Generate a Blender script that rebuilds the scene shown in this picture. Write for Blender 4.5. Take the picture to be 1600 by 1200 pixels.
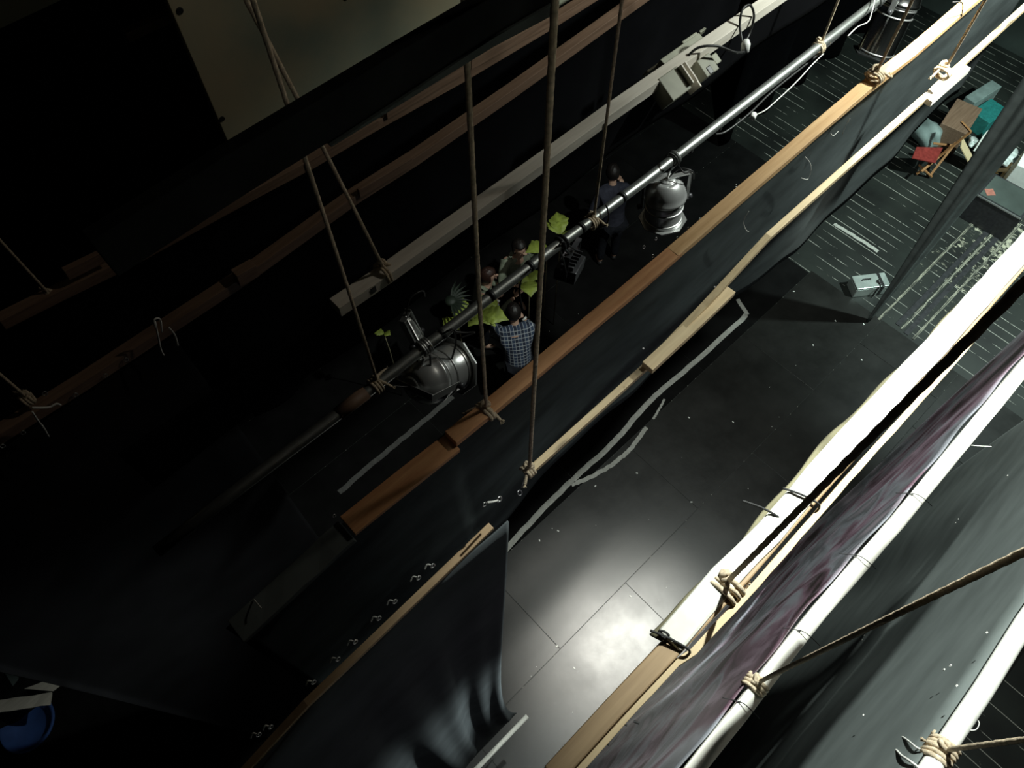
import bpy, bmesh, math, random
from math import radians, sin, cos, pi
from mathutils import Vector, Matrix
random.seed(7)
S = bpy.context.scene
for o in list(bpy.data.objects): bpy.data.objects.remove(o)
COL = S.collection

# ---------------------------------------------------------------- camera
FPX = 1180.0; TH = radians(29.07); AZ = radians(43.5); CAMZ = 9.0
FW = Vector((sin(AZ), cos(AZ), 0)); RT = Vector((cos(AZ), -sin(AZ), 0)); ZZ = Vector((0, 0, 1))
VIEW = FW * sin(TH) - ZZ * cos(TH); UP = FW * cos(TH) + ZZ * sin(TH)
cam = bpy.data.cameras.new('camera'); camo = bpy.data.objects.new('camera', cam); COL.objects.link(camo)
cam.sensor_width = 36.0; cam.lens = 36.0 * FPX / 1600.0; cam.clip_start = 0.02; cam.clip_end = 100
camo.matrix_world = Matrix(((RT.x, UP.x, -VIEW.x, 0), (RT.y, UP.y, -VIEW.y, 0), (RT.z, UP.z, -VIEW.z, CAMZ), (0, 0, 0, 1)))
S.camera = camo
# ---------------------------------------------------------------- world, exposure
W = bpy.data.worlds.new('world'); S.world = W; W.use_nodes = True
W.node_tree.nodes['Background'].inputs[0].default_value = (0.75, 0.9, 1.0, 1)
W.node_tree.nodes['Background'].inputs[1].default_value = 0.0022
S.view_settings.view_transform = 'Standard'; S.view_settings.look = 'None'
S.view_settings.gamma = 1; S.view_settings.use_curve_mapping = False
S.view_settings.exposure = 0.0
# ---------------------------------------------------------------- lamps (working lights above and beside the fly floor, plus added fills)
def spot(name, loc, target, power, size, blend, radius, col):
    l = bpy.data.lights.new(name, 'SPOT'); l.energy = power; l.spot_size = radians(size); l.spot_blend = blend
    l.shadow_soft_size = radius; l.color = col
    o = bpy.data.objects.new(name, l); COL.objects.link(o); o.location = loc
    o.rotation_euler = (Vector(target) - Vector(loc)).to_track_quat('-Z', 'Y').to_euler(); return o
spot('work_light', (4.6, 0.25, 8.6), (4.4, 0.1, 4.0), 1150, 126, 1.0, 0.06, (0.92, 1.0, 0.93))
spot('fly_light', (2.4, 0.745, 10.0), (1.15, -0.62, 6.9), 1250, 52, 0.7, 0.03, (0.93, 1.0, 0.94))
spot('pool_light', (3.94, 0.72, 8.95), (1.98, 0.38, 0.0), 3300, 20, 1.0, 0.14, (1.0, 0.98, 0.88))
spot('wing_light', (9.8, -1.8, 7.2), (10.8, 0.6, 0.0), 3200, 76, 1.0, 0.1, (0.80, 1.0, 0.93))
spot('people_fill', (1.8, 1.6, 6.3), (3.3, 3.6, 1.2), 30, 70, 0.8, 0.05, (1.0, 0.95, 0.85))  # added fill for the people and leaves
spot('curtain_fill', (2.0, -0.16, 4.5), (-0.1, 0.45, 4.2), 240, 70, 1.0, 0.03, (0.90, 1.0, 0.97))  # added to rake the curtain folds, unseen behind the canvas batten
spot('basin_fill', (-5.0, 0.2, 4.5), (-2.6, 2.4, 0.2), 10, 60, 1.0, 0.1, (0.85, 0.95, 1.0))  # added fill that lifts the dim basin pile
spot('general_fill', (4.6, 0.15, 10.2), (2.4, 1.2, 7.0), 75, 120, 1.0, 0.1, (1.0, 0.93, 0.80))  # added weak overall fill for the ropes, panel and left battens

# ---------------------------------------------------------------- pixel to place
def ray(px, py): return VIEW + RT * ((px - 800) / FPX) - UP * ((py - 600) / FPX)
def P(px, py, D):
    d = ray(px, py); p = d * (D / -d.z); return Vector((p.x, p.y, CAMZ - D))
def PY(px, py, Y):
    d = ray(px, py); p = d * (Y / d.y); return Vector((p.x, Y, CAMZ + p.z))
def PG(px, py, G):
    return P(px, py, G)
def FL(px, py): return P(px, py, CAMZ)
def xy(x, y, z): return Vector((x, y, z))

# ---------------------------------------------------------------- materials
MATS = {}
def nt(name):
    m = bpy.data.materials.new(name); m.use_nodes = True; MATS[name] = m
    t = m.node_tree; return m, t, t.nodes['Principled BSDF']
def node(t, ty, **kw):
    n = t.nodes.new(ty)
    for k, v in kw.items():
        if k in n.inputs: n.inputs[k].default_value = v
        else: setattr(n, k, v)
    return n
def coords(t, scale=(1, 1, 1), src='Object'):
    c = node(t, 'ShaderNodeTexCoord'); mp = node(t, 'ShaderNodeMapping'); mp.inputs['Scale'].default_value = scale
    t.links.new(c.outputs[src], mp.inputs[0]); return mp.outputs[0]
def ramp(t, fac, stops):
    r = node(t, 'ShaderNodeValToRGB'); t.links.new(fac, r.inputs[0]); e = r.color_ramp.elements
    while len(e) < len(stops): e.new(0.5)
    for i, (p, c) in enumerate(stops): e[i].position = p; e[i].color = (c[0], c[1], c[2], 1)
    return r.outputs[0]
def mix(t, f, a, b, mode='MIX'):
    m = node(t, 'ShaderNodeMix', data_type='RGBA', blend_type=mode)
    for k, v in ((0, f), (6, a), (7, b)):
        if isinstance(v, (int, float)): m.inputs[k].default_value = v
        elif isinstance(v, tuple): m.inputs[k].default_value = (v[0], v[1], v[2], 1)
        else: t.links.new(v, m.inputs[k])
    return m.outputs[2]
def bump(t, b, h, s=0.3, d=0.005):
    n = node(t, 'ShaderNodeBump'); n.inputs['Strength'].default_value = s; n.inputs['Distance'].default_value = d
    t.links.new(h, n.inputs['Height']); t.links.new(n.outputs[0], b.inputs['Normal'])
def noise(t, vec, scale, detail=4, rough=0.5):
    n = node(t, 'ShaderNodeTexNoise'); n.inputs['Scale'].default_value = scale; n.inputs['Detail'].default_value = detail
    n.inputs['Roughness'].default_value = rough; t.links.new(vec, n.inputs['Vector']); return n.outputs[0]
def flat(name, col, rough=0.6, metal=0.0, var=0.25, sc=20, bs=0.15, scale=(1, 1, 1)):
    m, t, b = nt(name); v = coords(t, scale); n = noise(t, v, sc, 5)
    lo = tuple(c * (1 - var) for c in col); hi = tuple(min(1, c * (1 + var)) for c in col)
    t.links.new(ramp(t, n, [(0.3, lo), (0.7, hi)]), b.inputs['Base Color'])
    b.inputs['Roughness'].default_value = rough; b.inputs['Metallic'].default_value = metal
    if bs: bump(t, b, n, bs, 0.003)
    if any(q in name for q in ('cloth', 'velvet', 'curtain', 'matt_', 'black_painted', 'black_wall')): b.inputs['Specular IOR Level'].default_value = 0.05
    return m
def wood(name, dark, light, knots=True, rough=0.6):
    m, t, b = nt(name); v = coords(t, (1.2, 22, 22)); n = noise(t, v, 2.2, 6, 0.6)
    c = ramp(t, n, [(0.3, dark), (0.68, light)])
    if knots:
        vo = node(t, 'ShaderNodeTexVoronoi'); vo.inputs['Scale'].default_value = 1.0
        v2 = coords(t, (2.6, 9, 9)); t.links.new(v2, vo.inputs['Vector'])
        k = ramp(t, vo.outputs['Distance'], [(0.07, (1, 1, 1)), (0.16, (0, 0, 0))])
        c = mix(t, k, c, tuple(x * 0.35 for x in dark))
    t.links.new(c, b.inputs['Base Color']); b.inputs['Roughness'].default_value = rough; bump(t, b, n, 0.25, 0.002); return m
M_orange = wood('warm_pine', (0.54, 0.245, 0.10), (0.74, 0.40, 0.185))
M_litpine = wood('lit_pine', (0.62, 0.36, 0.155), (0.82, 0.54, 0.27))  # pine with the bright light on the far half put into its colour
M_pine = wood('pale_pine', (0.62, 0.47, 0.27), (0.78, 0.62, 0.38))
M_grey = wood('grey_pine', (0.62, 0.57, 0.49), (0.76, 0.71, 0.62), False)
M_brown = wood('old_brown_wood', (0.16, 0.095, 0.06), (0.26, 0.165, 0.11), False)
M_tan = wood('tan_wood', (0.36, 0.24, 0.13), (0.50, 0.35, 0.20), False)
M_whitewood = wood('white_painted_wood', (0.72, 0.70, 0.62), (0.86, 0.84, 0.76), False)
M_canvas = flat('white_canvas', (0.82, 0.80, 0.72), 0.8, 0, 0.08, 30)
M_olive = flat('raw_canvas_hem', (0.22, 0.20, 0.12), 0.85, 0, 0.4, 16)
M_rope = flat('hemp', (0.54, 0.44, 0.31), 0.9, 0, 0.3, 90, 0.5)
M_string = flat('cotton_string', (0.75, 0.75, 0.70), 0.8)
M_blackstring = flat('black_string', (0.03, 0.03, 0.03), 0.8)
M_cloth = flat('black_cloth', (0.030, 0.032, 0.036), 0.95, 0, 0.25, 6, 0.1)
M_velvet = flat('black_velvet', (0.0026, 0.0027, 0.0034), 0.95, 0, 0.2, 6, 0.05)
M_faded = flat('sun_faded_cloth', (0.14, 0.16, 0.155), 0.9, 0, 0.16, 3.5, 0.12, (1, 1, 2.5))
M_curtain = flat('dusty_black_curtain', (0.075, 0.085, 0.09), 0.9, 0, 0.2, 4, 0.1)
M_dimcloth = flat('dark_backcloth', (0.011, 0.011, 0.012), 0.95, 0, 0.3, 2)
M_cloth2 = flat('faded_black_cloth', (0.058, 0.070, 0.070), 0.9, 0, 0.28, 3.5, 0.12, (1, 1, 2.5))
M_blackpaint = flat('black_painted_board', (0.014, 0.015, 0.015), 0.8, 0, 0.4, 14)
M_pipe = flat('dull_steel', (0.42, 0.44, 0.42), 0.38, 0.85, 0.2, 12, 0.1, (1, 4, 4))
M_whitepipe = flat('white_painted_pipe', (0.80, 0.80, 0.74), 0.4, 0, 0.12, 40, 0.2)
M_chrome = flat('polished_aluminium', (0.80, 0.81, 0.80), 0.30, 0.74, 0.1, 6, 0.12)
M_mirror = flat('mirror_aluminium', (0.8, 0.81, 0.80), 0.16, 1.0, 0.1, 6, 0.2)
M_alu = flat('satin_aluminium', (0.62, 0.63, 0.62), 0.4, 0.9, 0.1, 10)
M_ring = flat('nickel', (0.6, 0.6, 0.6), 0.3, 1.0, 0.05, 10, 0)
M_rubber = flat('black_rubber', (0.018, 0.018, 0.018), 0.45)
M_whiteplastic = flat('white_plastic', (0.75, 0.75, 0.73), 0.4)
M_blackmetal = flat('black_metal', (0.05, 0.05, 0.055), 0.4, 0.4)
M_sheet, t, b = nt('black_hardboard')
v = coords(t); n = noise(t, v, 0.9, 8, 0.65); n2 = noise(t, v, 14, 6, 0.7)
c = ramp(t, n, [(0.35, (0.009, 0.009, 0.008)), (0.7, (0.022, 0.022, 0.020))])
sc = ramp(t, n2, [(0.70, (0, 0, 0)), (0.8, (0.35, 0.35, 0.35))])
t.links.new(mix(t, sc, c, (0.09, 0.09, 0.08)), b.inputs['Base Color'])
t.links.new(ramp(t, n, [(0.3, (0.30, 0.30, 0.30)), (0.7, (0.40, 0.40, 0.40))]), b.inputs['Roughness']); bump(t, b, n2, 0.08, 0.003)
M_sheetshade = flat('matt_shaded_hardboard', (0.007, 0.007, 0.007), 0.8, 0, 0.3, 3)  # darker hardboard copy, the shade of the unlit rows put into its colour
# plank floor: boards run across the battens (world Y), worn pale along their edges
M_plank, t, b = nt('stage_planks')
v = coords(t); sx = node(t, 'ShaderNodeSeparateXYZ'); t.links.new(v, sx.inputs[0])
def mth(op, a, bb=None):
    m = node(t, 'ShaderNodeMath', operation=op)
    for i, q in enumerate((a, bb)):
        if q is None: continue
        if isinstance(q, (int, float)): m.inputs[i].default_value = q
        else: t.links.new(q, m.inputs[i])
    return m.outputs[0]
fr = mth('FRACT', mth('DIVIDE', sx.outputs[0], 0.165)); edge = mth('LESS_THAN', fr, 0.06)
nw = noise(t, coords(t, (3, 0.3, 1)), 2.4, 8, 0.75); wear = mth('GREATER_THAN', nw, 0.50)
e2 = mth('MULTIPLY', edge, wear)
ns = noise(t, coords(t, (5, 2.6, 1)), 2.2, 9, 0.75)
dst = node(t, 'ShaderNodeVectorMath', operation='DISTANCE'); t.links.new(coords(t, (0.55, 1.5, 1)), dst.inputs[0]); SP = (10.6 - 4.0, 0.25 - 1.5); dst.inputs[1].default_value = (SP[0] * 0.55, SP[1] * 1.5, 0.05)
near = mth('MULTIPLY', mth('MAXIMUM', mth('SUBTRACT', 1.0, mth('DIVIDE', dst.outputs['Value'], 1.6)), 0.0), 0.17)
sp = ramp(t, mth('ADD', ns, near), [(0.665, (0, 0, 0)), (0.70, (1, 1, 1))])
nb = noise(t, v, 1.3, 5); base = ramp(t, nb, [(0.3, (0.006, 0.007, 0.0065)), (0.7, (0.022, 0.027, 0.023))])
c1 = mix(t, e2, base, (0.34, 0.34, 0.30)); c2 = mix(t, sp, c1, (0.45, 0.43, 0.33))
t.links.new(c2, b.inputs['Base Color']); b.inputs['Roughness'].default_value = 0.5; bump(t, b, fr, 0.2, 0.004)
# painted backdrop: violet, rose and grey brush sweeps
M_painted, t, b = nt('painted_backdrop')
v = coords(t, (1.3, 1, 0.9)); nd = node(t, 'ShaderNodeTexNoise'); nd.inputs['Scale'].default_value = 1.4; nd.inputs['Detail'].default_value = 3; nd.inputs['Distortion'].default_value = 1.5; t.links.new(v, nd.inputs['Vector'])
v2 = coords(t, (2.2, 1, 0.8)); na = noise(t, v2, 2.4, 9, 0.62)
ca = ramp(t, nd.outputs[0], [(0.34, (0.035, 0.024, 0.024)), (0.44, (0.20, 0.12, 0.16)), (0.52, (0.30, 0.31, 0.35)), (0.60, (0.15, 0.155, 0.17)), (0.70, (0.38, 0.33, 0.38))])
cb = ramp(t, na, [(0.54, (0, 0, 0)), (0.72, (0.85, 0.85, 0.85))])
t.links.new(mix(t, cb, ca, (0.50, 0.37, 0.46)), b.inputs['Base Color']); b.inputs['Roughness'].default_value = 0.38; bump(t, b, na, 0.5, 0.006)
M_railscuff, t, b = nt('scuffed_rail')
nn = noise(t, coords(t, (1.5, 30, 1)), 2.6, 8, 0.75)
t.links.new(ramp(t, nn, [(0.47, (0.02, 0.022, 0.02)), (0.53, (0.34, 0.33, 0.26))]), b.inputs['Base Color']); b.inputs['Roughness'].default_value = 0.5
M_panel, t, b = nt('painted_sky_panel')
v = coords(t); na = noise(t, v, 1.6, 6, 0.5)
t.links.new(ramp(t, na, [(0.3, (0.32, 0.38, 0.30)), (0.5, (0.50, 0.47, 0.32)), (0.7, (0.60, 0.50, 0.32))]), b.inputs['Base Color']); b.inputs['Roughness'].default_value = 0.8
M_wall = flat('dark_green_wall', (0.05, 0.065, 0.058), 0.85, 0, 0.4, 1.5)
M_blackwall = flat('black_wall', (0.012, 0.012, 0.013), 0.95)
M_leaf = flat('yellow_green_leaf', (0.24, 0.30, 0.05), 0.55, 0, 0.4, 9)
M_darkleaf = flat('dark_fern', (0.012, 0.02, 0.012), 0.6)
M_skin = flat('skin', (0.52, 0.33, 0.24), 0.55, 0, 0.08, 10, 0.05)
M_hair = flat('dark_hair', (0.012, 0.009, 0.008), 0.5, 0, 0.4, 60, 0.4)
M_brownhair = flat('brown_hair', (0.035, 0.015, 0.010), 0.5, 0, 0.4, 60, 0.4)
M_palecloth = flat('pale_green_cloth', (0.24, 0.27, 0.20), 0.85)
M_navy = flat('dark_navy_cloth', (0.045, 0.047, 0.065), 0.9)
M_trouser = flat('dark_trouser_cloth', (0.015, 0.016, 0.02), 0.9)
M_shoe = flat('black_shoe', (0.02, 0.02, 0.02), 0.5)
M_plaid, t, b = nt('blue_plaid_cloth')
v = coords(t); sx = node(t, 'ShaderNodeSeparateXYZ'); t.links.new(v, sx.inputs[0])
def stripe(src, per, w): return mth('LESS_THAN', mth('FRACT', mth('DIVIDE', src, per)), w)
s1 = stripe(sx.outputs[0], 0.042, 0.17); s2 = stripe(sx.outputs[2], 0.045, 0.17); s3 = stripe(sx.outputs[0], 0.084, 0.5)
base = mix(t, s3, (0.018, 0.026, 0.05), (0.035, 0.055, 0.10))
c1 = mix(t, mth('MULTIPLY', s1, 0.55), base, (0.5, 0.55, 0.6)); c2 = mix(t, mth('MULTIPLY', s2, 0.6), c1, (0.6, 0.64, 0.68))
t.links.new(c2, b.inputs['Base Color']); b.inputs['Roughness'].default_value = 0.9
M_teal = flat('teal_plastic', (0.02, 0.19, 0.18), 0.5)
M_red = flat('red_cloth', (0.22, 0.035, 0.03), 0.8)
M_chairwood = wood('chair_wood', (0.30, 0.14, 0.055), (0.44, 0.22, 0.09), False)
M_greybag = flat('grey_green_bag', (0.20, 0.26, 0.25), 0.7, 0, 0.3, 5)
M_paper = flat('white_paper', (0.78, 0.80, 0.76), 0.7, 0, 0.05)
M_film = flat('clear_crumpled_film', (0.60, 0.66, 0.64), 0.25, 0, 0.4, 14, 0.6)
M_tape = flat('grey_cloth_tape', (0.42, 0.42, 0.385), 0.7, 0, 0.15, 20)
M_shadetape = flat('shaded_tape', (0.10, 0.10, 0.095), 0.8, 0, 0.2, 20)  # grey tape darkened to stand for the shadow it lies in
M_blue = flat('blue_fabric', (0.03, 0.08, 0.26), 0.8, 0, 0.2, 5)
M_pink = flat('faded_red_label', (0.42, 0.16, 0.12), 0.6)
M_steelbox = flat('galvanised_steel', (0.50, 0.56, 0.53), 0.42, 0.5, 0.15, 7)
M_glass = flat('lamp_glass', (0.02, 0.025, 0.03), 0.08, 0.3, 0, 5, 0)

# ---------------------------------------------------------------- mesh helpers
def link(name, bm, mat, parent=None, smooth=False, bevel=0, subsurf=0, solid=0):
    me = bpy.data.meshes.new(name); bmesh.ops.recalc_face_normals(bm, faces=bm.faces); bm.to_mesh(me); bm.free()
    if smooth:
        for p in me.polygons: p.use_smooth = True
    me.materials.append(mat); o = bpy.data.objects.new(name, me); COL.objects.link(o)
    if parent is not None:
        o.parent = parent; o.matrix_parent_inverse = parent_world(parent).inverted()
    if bevel:
        m = o.modifiers.new('bevel', 'BEVEL'); m.width = bevel; m.segments = 2; m.limit_method = 'ANGLE'
    if solid:
        m = o.modifiers.new('solid', 'SOLIDIFY'); m.thickness = solid; m.offset = 0
    if subsurf:
        m = o.modifiers.new('sub', 'SUBSURF'); m.levels = subsurf; m.render_levels = subsurf
    return o
def parent_world(o):
    m = o.matrix_basis.copy()
    if o.parent: m = parent_world(o.parent) @ o.matrix_parent_inverse @ m
    return m
def empty(name, loc=(0, 0, 0)):
    o = bpy.data.objects.new(name, None); COL.objects.link(o); o.location = loc; o.empty_display_size = 0.1; return o
def tag(o, label, cat, group=None, kind=None):
    o['label'] = label; o['category'] = cat
    if group: o['group'] = group
    if kind: o['kind'] = kind
    return o
def struct(o): o['kind'] = 'structure'; return o
def frame(d):
    d = d.normalized(); a = ZZ if abs(d.z) < 0.9 else Vector((1, 0, 0)); u = d.cross(a).normalized(); return u, u.cross(d).normalized()
def tube(bm, pts, r, seg=8, caps=True, strands=0, pitch=0.06):
    """a round tube, or a laid rope when strands is set, along pts; r number or list"""
    n = len(pts); rings = []; u = None; L = 0
    for i, p in enumerate(pts):
        d = (pts[min(i + 1, n - 1)] - pts[max(i - 1, 0)])
        if d.length < 1e-9: d = Vector((0, 0, 1))
        d.normalize()
        if u is None: u, w = frame(d)
        else:
            u = (u - d * u.dot(d)); u = u.normalized() if u.length > 1e-6 else frame(d)[0]
            L += (p - pts[i - 1]).length
        w = u.cross(d).normalized(); rr = r[i] if isinstance(r, (list, tuple)) else r
        ring = []
        for k in range(seg):
            a = 2 * pi * k / seg
            q = rr
            if strands: q = rr * (0.80 + 0.26 * abs(cos(strands / 2 * (a - 2 * pi * L / pitch))))
            ring.append(bm.verts.new(p + (u * cos(a) + w * sin(a)) * q))
        rings.append(ring)
    for a, c in zip(rings, rings[1:]):
        for k in range(seg): bm.faces.new((a[k], a[(k + 1) % seg], c[(k + 1) % seg], c[k]))
    if caps:
        bm.faces.new(rings[0]); bm.faces.new(rings[-1])
def bx(bm, c, sx, sy, sz, rot=None):
    """box centred on c"""
    vs = []
    for dx in (-1, 1):
        for dy in (-1, 1):
            for dz in (-1, 1):
                q = Vector((dx * sx / 2, dy * sy / 2, dz * sz / 2))
                if rot is not None: q = rot @ q
                vs.append(bm.verts.new(Vector(c) + q))
    for f in ((0, 1, 3, 2), (4, 6, 7, 5), (0, 4, 5, 1), (2, 3, 7, 6), (0, 2, 6, 4), (1, 5, 7, 3)):
        bm.faces.new([vs[i] for i in f])
def bar(bm, pts, w, h, jit=0.0, tilt=0.0):
    """square-section timber through pts (centre of the section), w across, h deep, some jitter on the edges"""
    rings = []
    n = len(pts)
    for i, p in enumerate(pts):
        d = (pts[min(i + 1, n - 1)] - pts[max(i - 1, 0)]).normalized()
        s = d.cross(ZZ).normalized(); u = s.cross(d).normalized()
        s2 = s * cos(tilt) + u * sin(tilt); u2 = u * cos(tilt) - s * sin(tilt)
        j = lambda: random.uniform(-jit, jit)
        rings.append([bm.verts.new(p + s2 * (a * w / 2 + j()) + u2 * (c * h / 2 + j())) for a, c in ((-1, -1), (1, -1), (1, 1), (-1, 1))])
    for a, c in zip(rings, rings[1:]):
        for k in range(4): bm.faces.new((a[k], a[(k + 1) % 4], c[(k + 1) % 4], c[k]))
    bm.faces.new(rings[0]); bm.faces.new(rings[-1])
def subdiv(pts, step):
    out = []
    for a, c in zip(pts, pts[1:]):
        k = max(1, int((c - a).length / step))
        for i in range(k): out.append(a.lerp(c, i / k))
    out.append(pts[-1]); return out
def smoothpath(pts, k=8):
    out = []; n = len(pts)
    for i in range(n - 1):
        p0 = pts[max(i - 1, 0)]; p1 = pts[i]; p2 = pts[i + 1]; p3 = pts[min(i + 2, n - 1)]
        for j in range(k):
            t = j / k
            out.append(0.5 * ((2 * p1) + (p2 - p0) * t + (2 * p0 - 5 * p1 + 4 * p2 - p3) * t * t + (3 * p1 - p0 - 3 * p2 + p3) * t ** 3))
    out.append(pts[-1]); return out
def lathe(bm, prof, M, seg=28, wob=None):
    """profile [(r, z)] spun about local z, M places it"""
    rings = []
    for r, z in prof:
        rings.append([bm.verts.new(M @ Vector((r * cos(2 * pi * k / seg), r * sin(2 * pi * k / seg), z))) for k in range(seg)])
    for a, c in zip(rings, rings[1:]):
        for k in range(seg): bm.faces.new((a[k], a[(k + 1) % seg], c[(k + 1) % seg], c[k]))
    bm.faces.new(rings[0]); bm.faces.new(rings[-1])
def ringm(bm, c, R, r, nrm, seg=14):
    u, w = frame(nrm); pts = [c + (u * cos(a) + w * sin(a)) * R for a in [2 * pi * i / seg for i in range(seg + 1)]]
    tube(bm, pts, r, 6, False)
def aim(loc, d, roll=0):
    return Matrix.Translation(loc) @ d.to_track_quat('Z', 'Y').to_matrix().to_4x4() @ Matrix.Rotation(roll, 4, 'Z')
def cloth(name, x0, x1, ztop, zbot, yfun, mat, parent=None, nx=90, nz=24, thick=0.004, xfun=None):
    """hanging cloth as a grid; yfun(x, t) with t 0 at the top and 1 at the hem; ztop / zbot numbers or functions of x"""
    bm = bmesh.new(); g = []
    for i in range(nx + 1):
        x = x0 + (x1 - x0) * i / nx; row = []
        for j in range(nz + 1):
            tt = j / nz; zt = ztop(x) if callable(ztop) else ztop; zb = zbot(x) if callable(zbot) else zbot
            xx = xfun(x, tt) if xfun else x
            row.append(bm.verts.new((xx, yfun(x, tt), zt + (zb - zt) * tt)))
        g.append(row)
    for i in range(nx):
        for j in range(nz): bm.faces.new((g[i][j], g[i + 1][j], g[i + 1][j + 1], g[i][j + 1]))
    return link(name, bm, mat, parent, smooth=True, solid=thick)

# ---------------------------------------------------------------- setting
bm = bmesh.new(); bx(bm, (0, 0, -0.05), 26, 16, 0.1); o = struct(link('floor', bm, M_plank)); o.location = (4, 1.5, 0)
bm = bmesh.new(); bx(bm, (14.8, 1.5, 6), 0.2, 16, 12); struct(link('wall_right', bm, M_wall))
bm = bmesh.new(); bx(bm, (4, 9.4, 6), 26, 0.2, 12); struct(link('wall_back', bm, M_blackwall))
bm = bmesh.new(); bx(bm, (-8.9, 1.5, 6), 0.2, 16, 12); struct(link('wall_left', bm, M_blackwall))
bm = bmesh.new(); bx(bm, (4, -6.4, 6), 26, 0.2, 12); struct(link('wall_front', bm, M_blackwall))
bm = bmesh.new(); bx(bm, (4, 1.5, 12.05), 26, 16, 0.1); struct(link('ceiling', bm, M_blackwall))

# hardboard sheets laid over the planks
sy = FL(1000, 887).y; sxx = FL(975, 908).x
rows = [(sy - 1.22, sxx + 0.0), (sy, sxx - 1.1), (sy + 1.22, sxx + 0.5), (sy - 2.44, sxx - 0.6), (sy + 2.44, sxx - 0.3), (sy - 3.66, sxx + 0.2), (sy + 3.66, sxx + 0.2), (sy + 4.88, sxx - 0.5), (sy + 6.1, sxx)]
XE = 8.0
for r, (y0, xs) in enumerate(rows):
    for k in range(-3, 5):
        xa = xs + k * 2.44; xb = min(xa + 2.434, XE if y0 < sy + 2 else 9.3)
        if xb - xa < 0.1: continue
        bm = bmesh.new(); bx(bm, ((xb - xa) / 2, 0.61, 0.0035), xb - xa, 1.214, 0.005); o = link('hardboard_sheet', bm, M_sheet if y0 < sy + 1 else M_sheetshade, bevel=0.0015)
        o.location = (xa, y0, random.uniform(0, 0.0012))
        tag(o, 'black painted hardboard sheet laid flat on the open middle of the stage floor', 'floor sheet', 'black hardboard sheets covering the stage')
# two slot rails let into the planks
for nm, a, c in (('trim_1', (1402, 508), (1535, 350)), ('trim_2', (1415, 522), (1590, 335))):
    A = FL(*a); Bp = FL(*c); bm = bmesh.new(); bar(bm, [Vector((A.x, A.y, 0.004)), Vector((Bp.x, A.y, 0.004))], 0.07, 0.012); struct(link(nm, bm, M_blackmetal))
for nm, a, c in (('trim_3', (1372, 500), (1530, 322)), ('trim_4', (1408, 515), (1562, 342)), ('trim_5', (1426, 530), (1595, 350))):
    A = FL(*a); Bp = FL(*c); bm = bmesh.new(); bar(bm, [Vector((A.x, A.y, 0.006)), Vector((Bp.x, A.y, 0.006))], 0.035, 0.012, 0.003); struct(link(nm, bm, M_railscuff))

# ---------------------------------------------------------------- tape on the floor
def tape(pix, w, label, nm='floor_tape', z=0.0085, mat=None):
    pts = smoothpath([Vector((FL(*p).x, FL(*p).y, z)) for p in pix], 10); bm = bmesh.new(); L = []
    for i, p in enumerate(pts):
        d = (pts[min(i + 1, len(pts) - 1)] - pts[max(i - 1, 0)]).normalized(); s = d.cross(ZZ)
        j = random.uniform(-0.006, 0.006)
        L.append((bm.verts.new(p + s * (w / 2 + j)), bm.verts.new(p - s * (w / 2 - j))))
    for a, c in zip(L, L[1:]): bm.faces.new((a[0], c[0], c[1], a[1]))
    o = link(nm, bm, mat or M_tape, solid=0.0008); return tag(o, label, 'tape', 'grey tape lines stuck to the stage floor')
tape([(775, 878), (830, 815), (895, 750), (960, 690), (1010, 632), (1060, 588), (1150, 508), (1165, 492)], 0.07, 'long straight grey tape line on the floor beside the black border')
tape([(893, 758), (930, 742), (962, 722), (988, 698), (1010, 668)], 0.055, 'curved grey tape strip branching off the long straight tape line')
tape([(1020, 655), (1030, 640), (1038, 624)], 0.03, 'short broken end of tape beyond the curved tape strip')
tape([(1152, 468), (1160, 480), (1168, 492)], 0.06, 'short stub of grey tape at the far corner of the long tape line')
tape([(530, 770), (590, 718), (650, 668), (708, 620)], 0.07, 'dim grey tape line on the dark floor below the left silver lantern', mat=M_shadetape)
tape([(1303, 350), (1340, 372), (1372, 393)], 0.06, 'grey tape strip along a plank above the metal toolbox', z=0.002)

# litter on the floor
bm = bmesh.new()
for _ in range(45):
    p = FL(random.uniform(800, 1250), random.uniform(470, 1150)); a = random.uniform(0, pi); s = random.uniform(0.004, 0.012)
    bx(bm, (p.x, p.y, 0.0105), s, s * random.uniform(.4, 1), 0.003, Matrix.Rotation(a, 3, 'Z'))
for px, py in ((1080, 785), (872, 830), (843, 845), (1145, 660), (1076, 653), (995, 740), (930, 760), (897, 1044), (1346, 563), (1349, 507), (1240, 456), (870, 1010), (985, 932), (1270, 540), (1305, 502)):
    p = FL(px, py); bx(bm, (p.x, p.y, 0.012), 0.026, 0.014, 0.005, Matrix.Rotation(px, 3, 'Z'))
tag(link('floor_litter', bm, M_paper), 'tiny pale scraps and dust scattered over the black stage floor', 'litter', kind='stuff')

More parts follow.
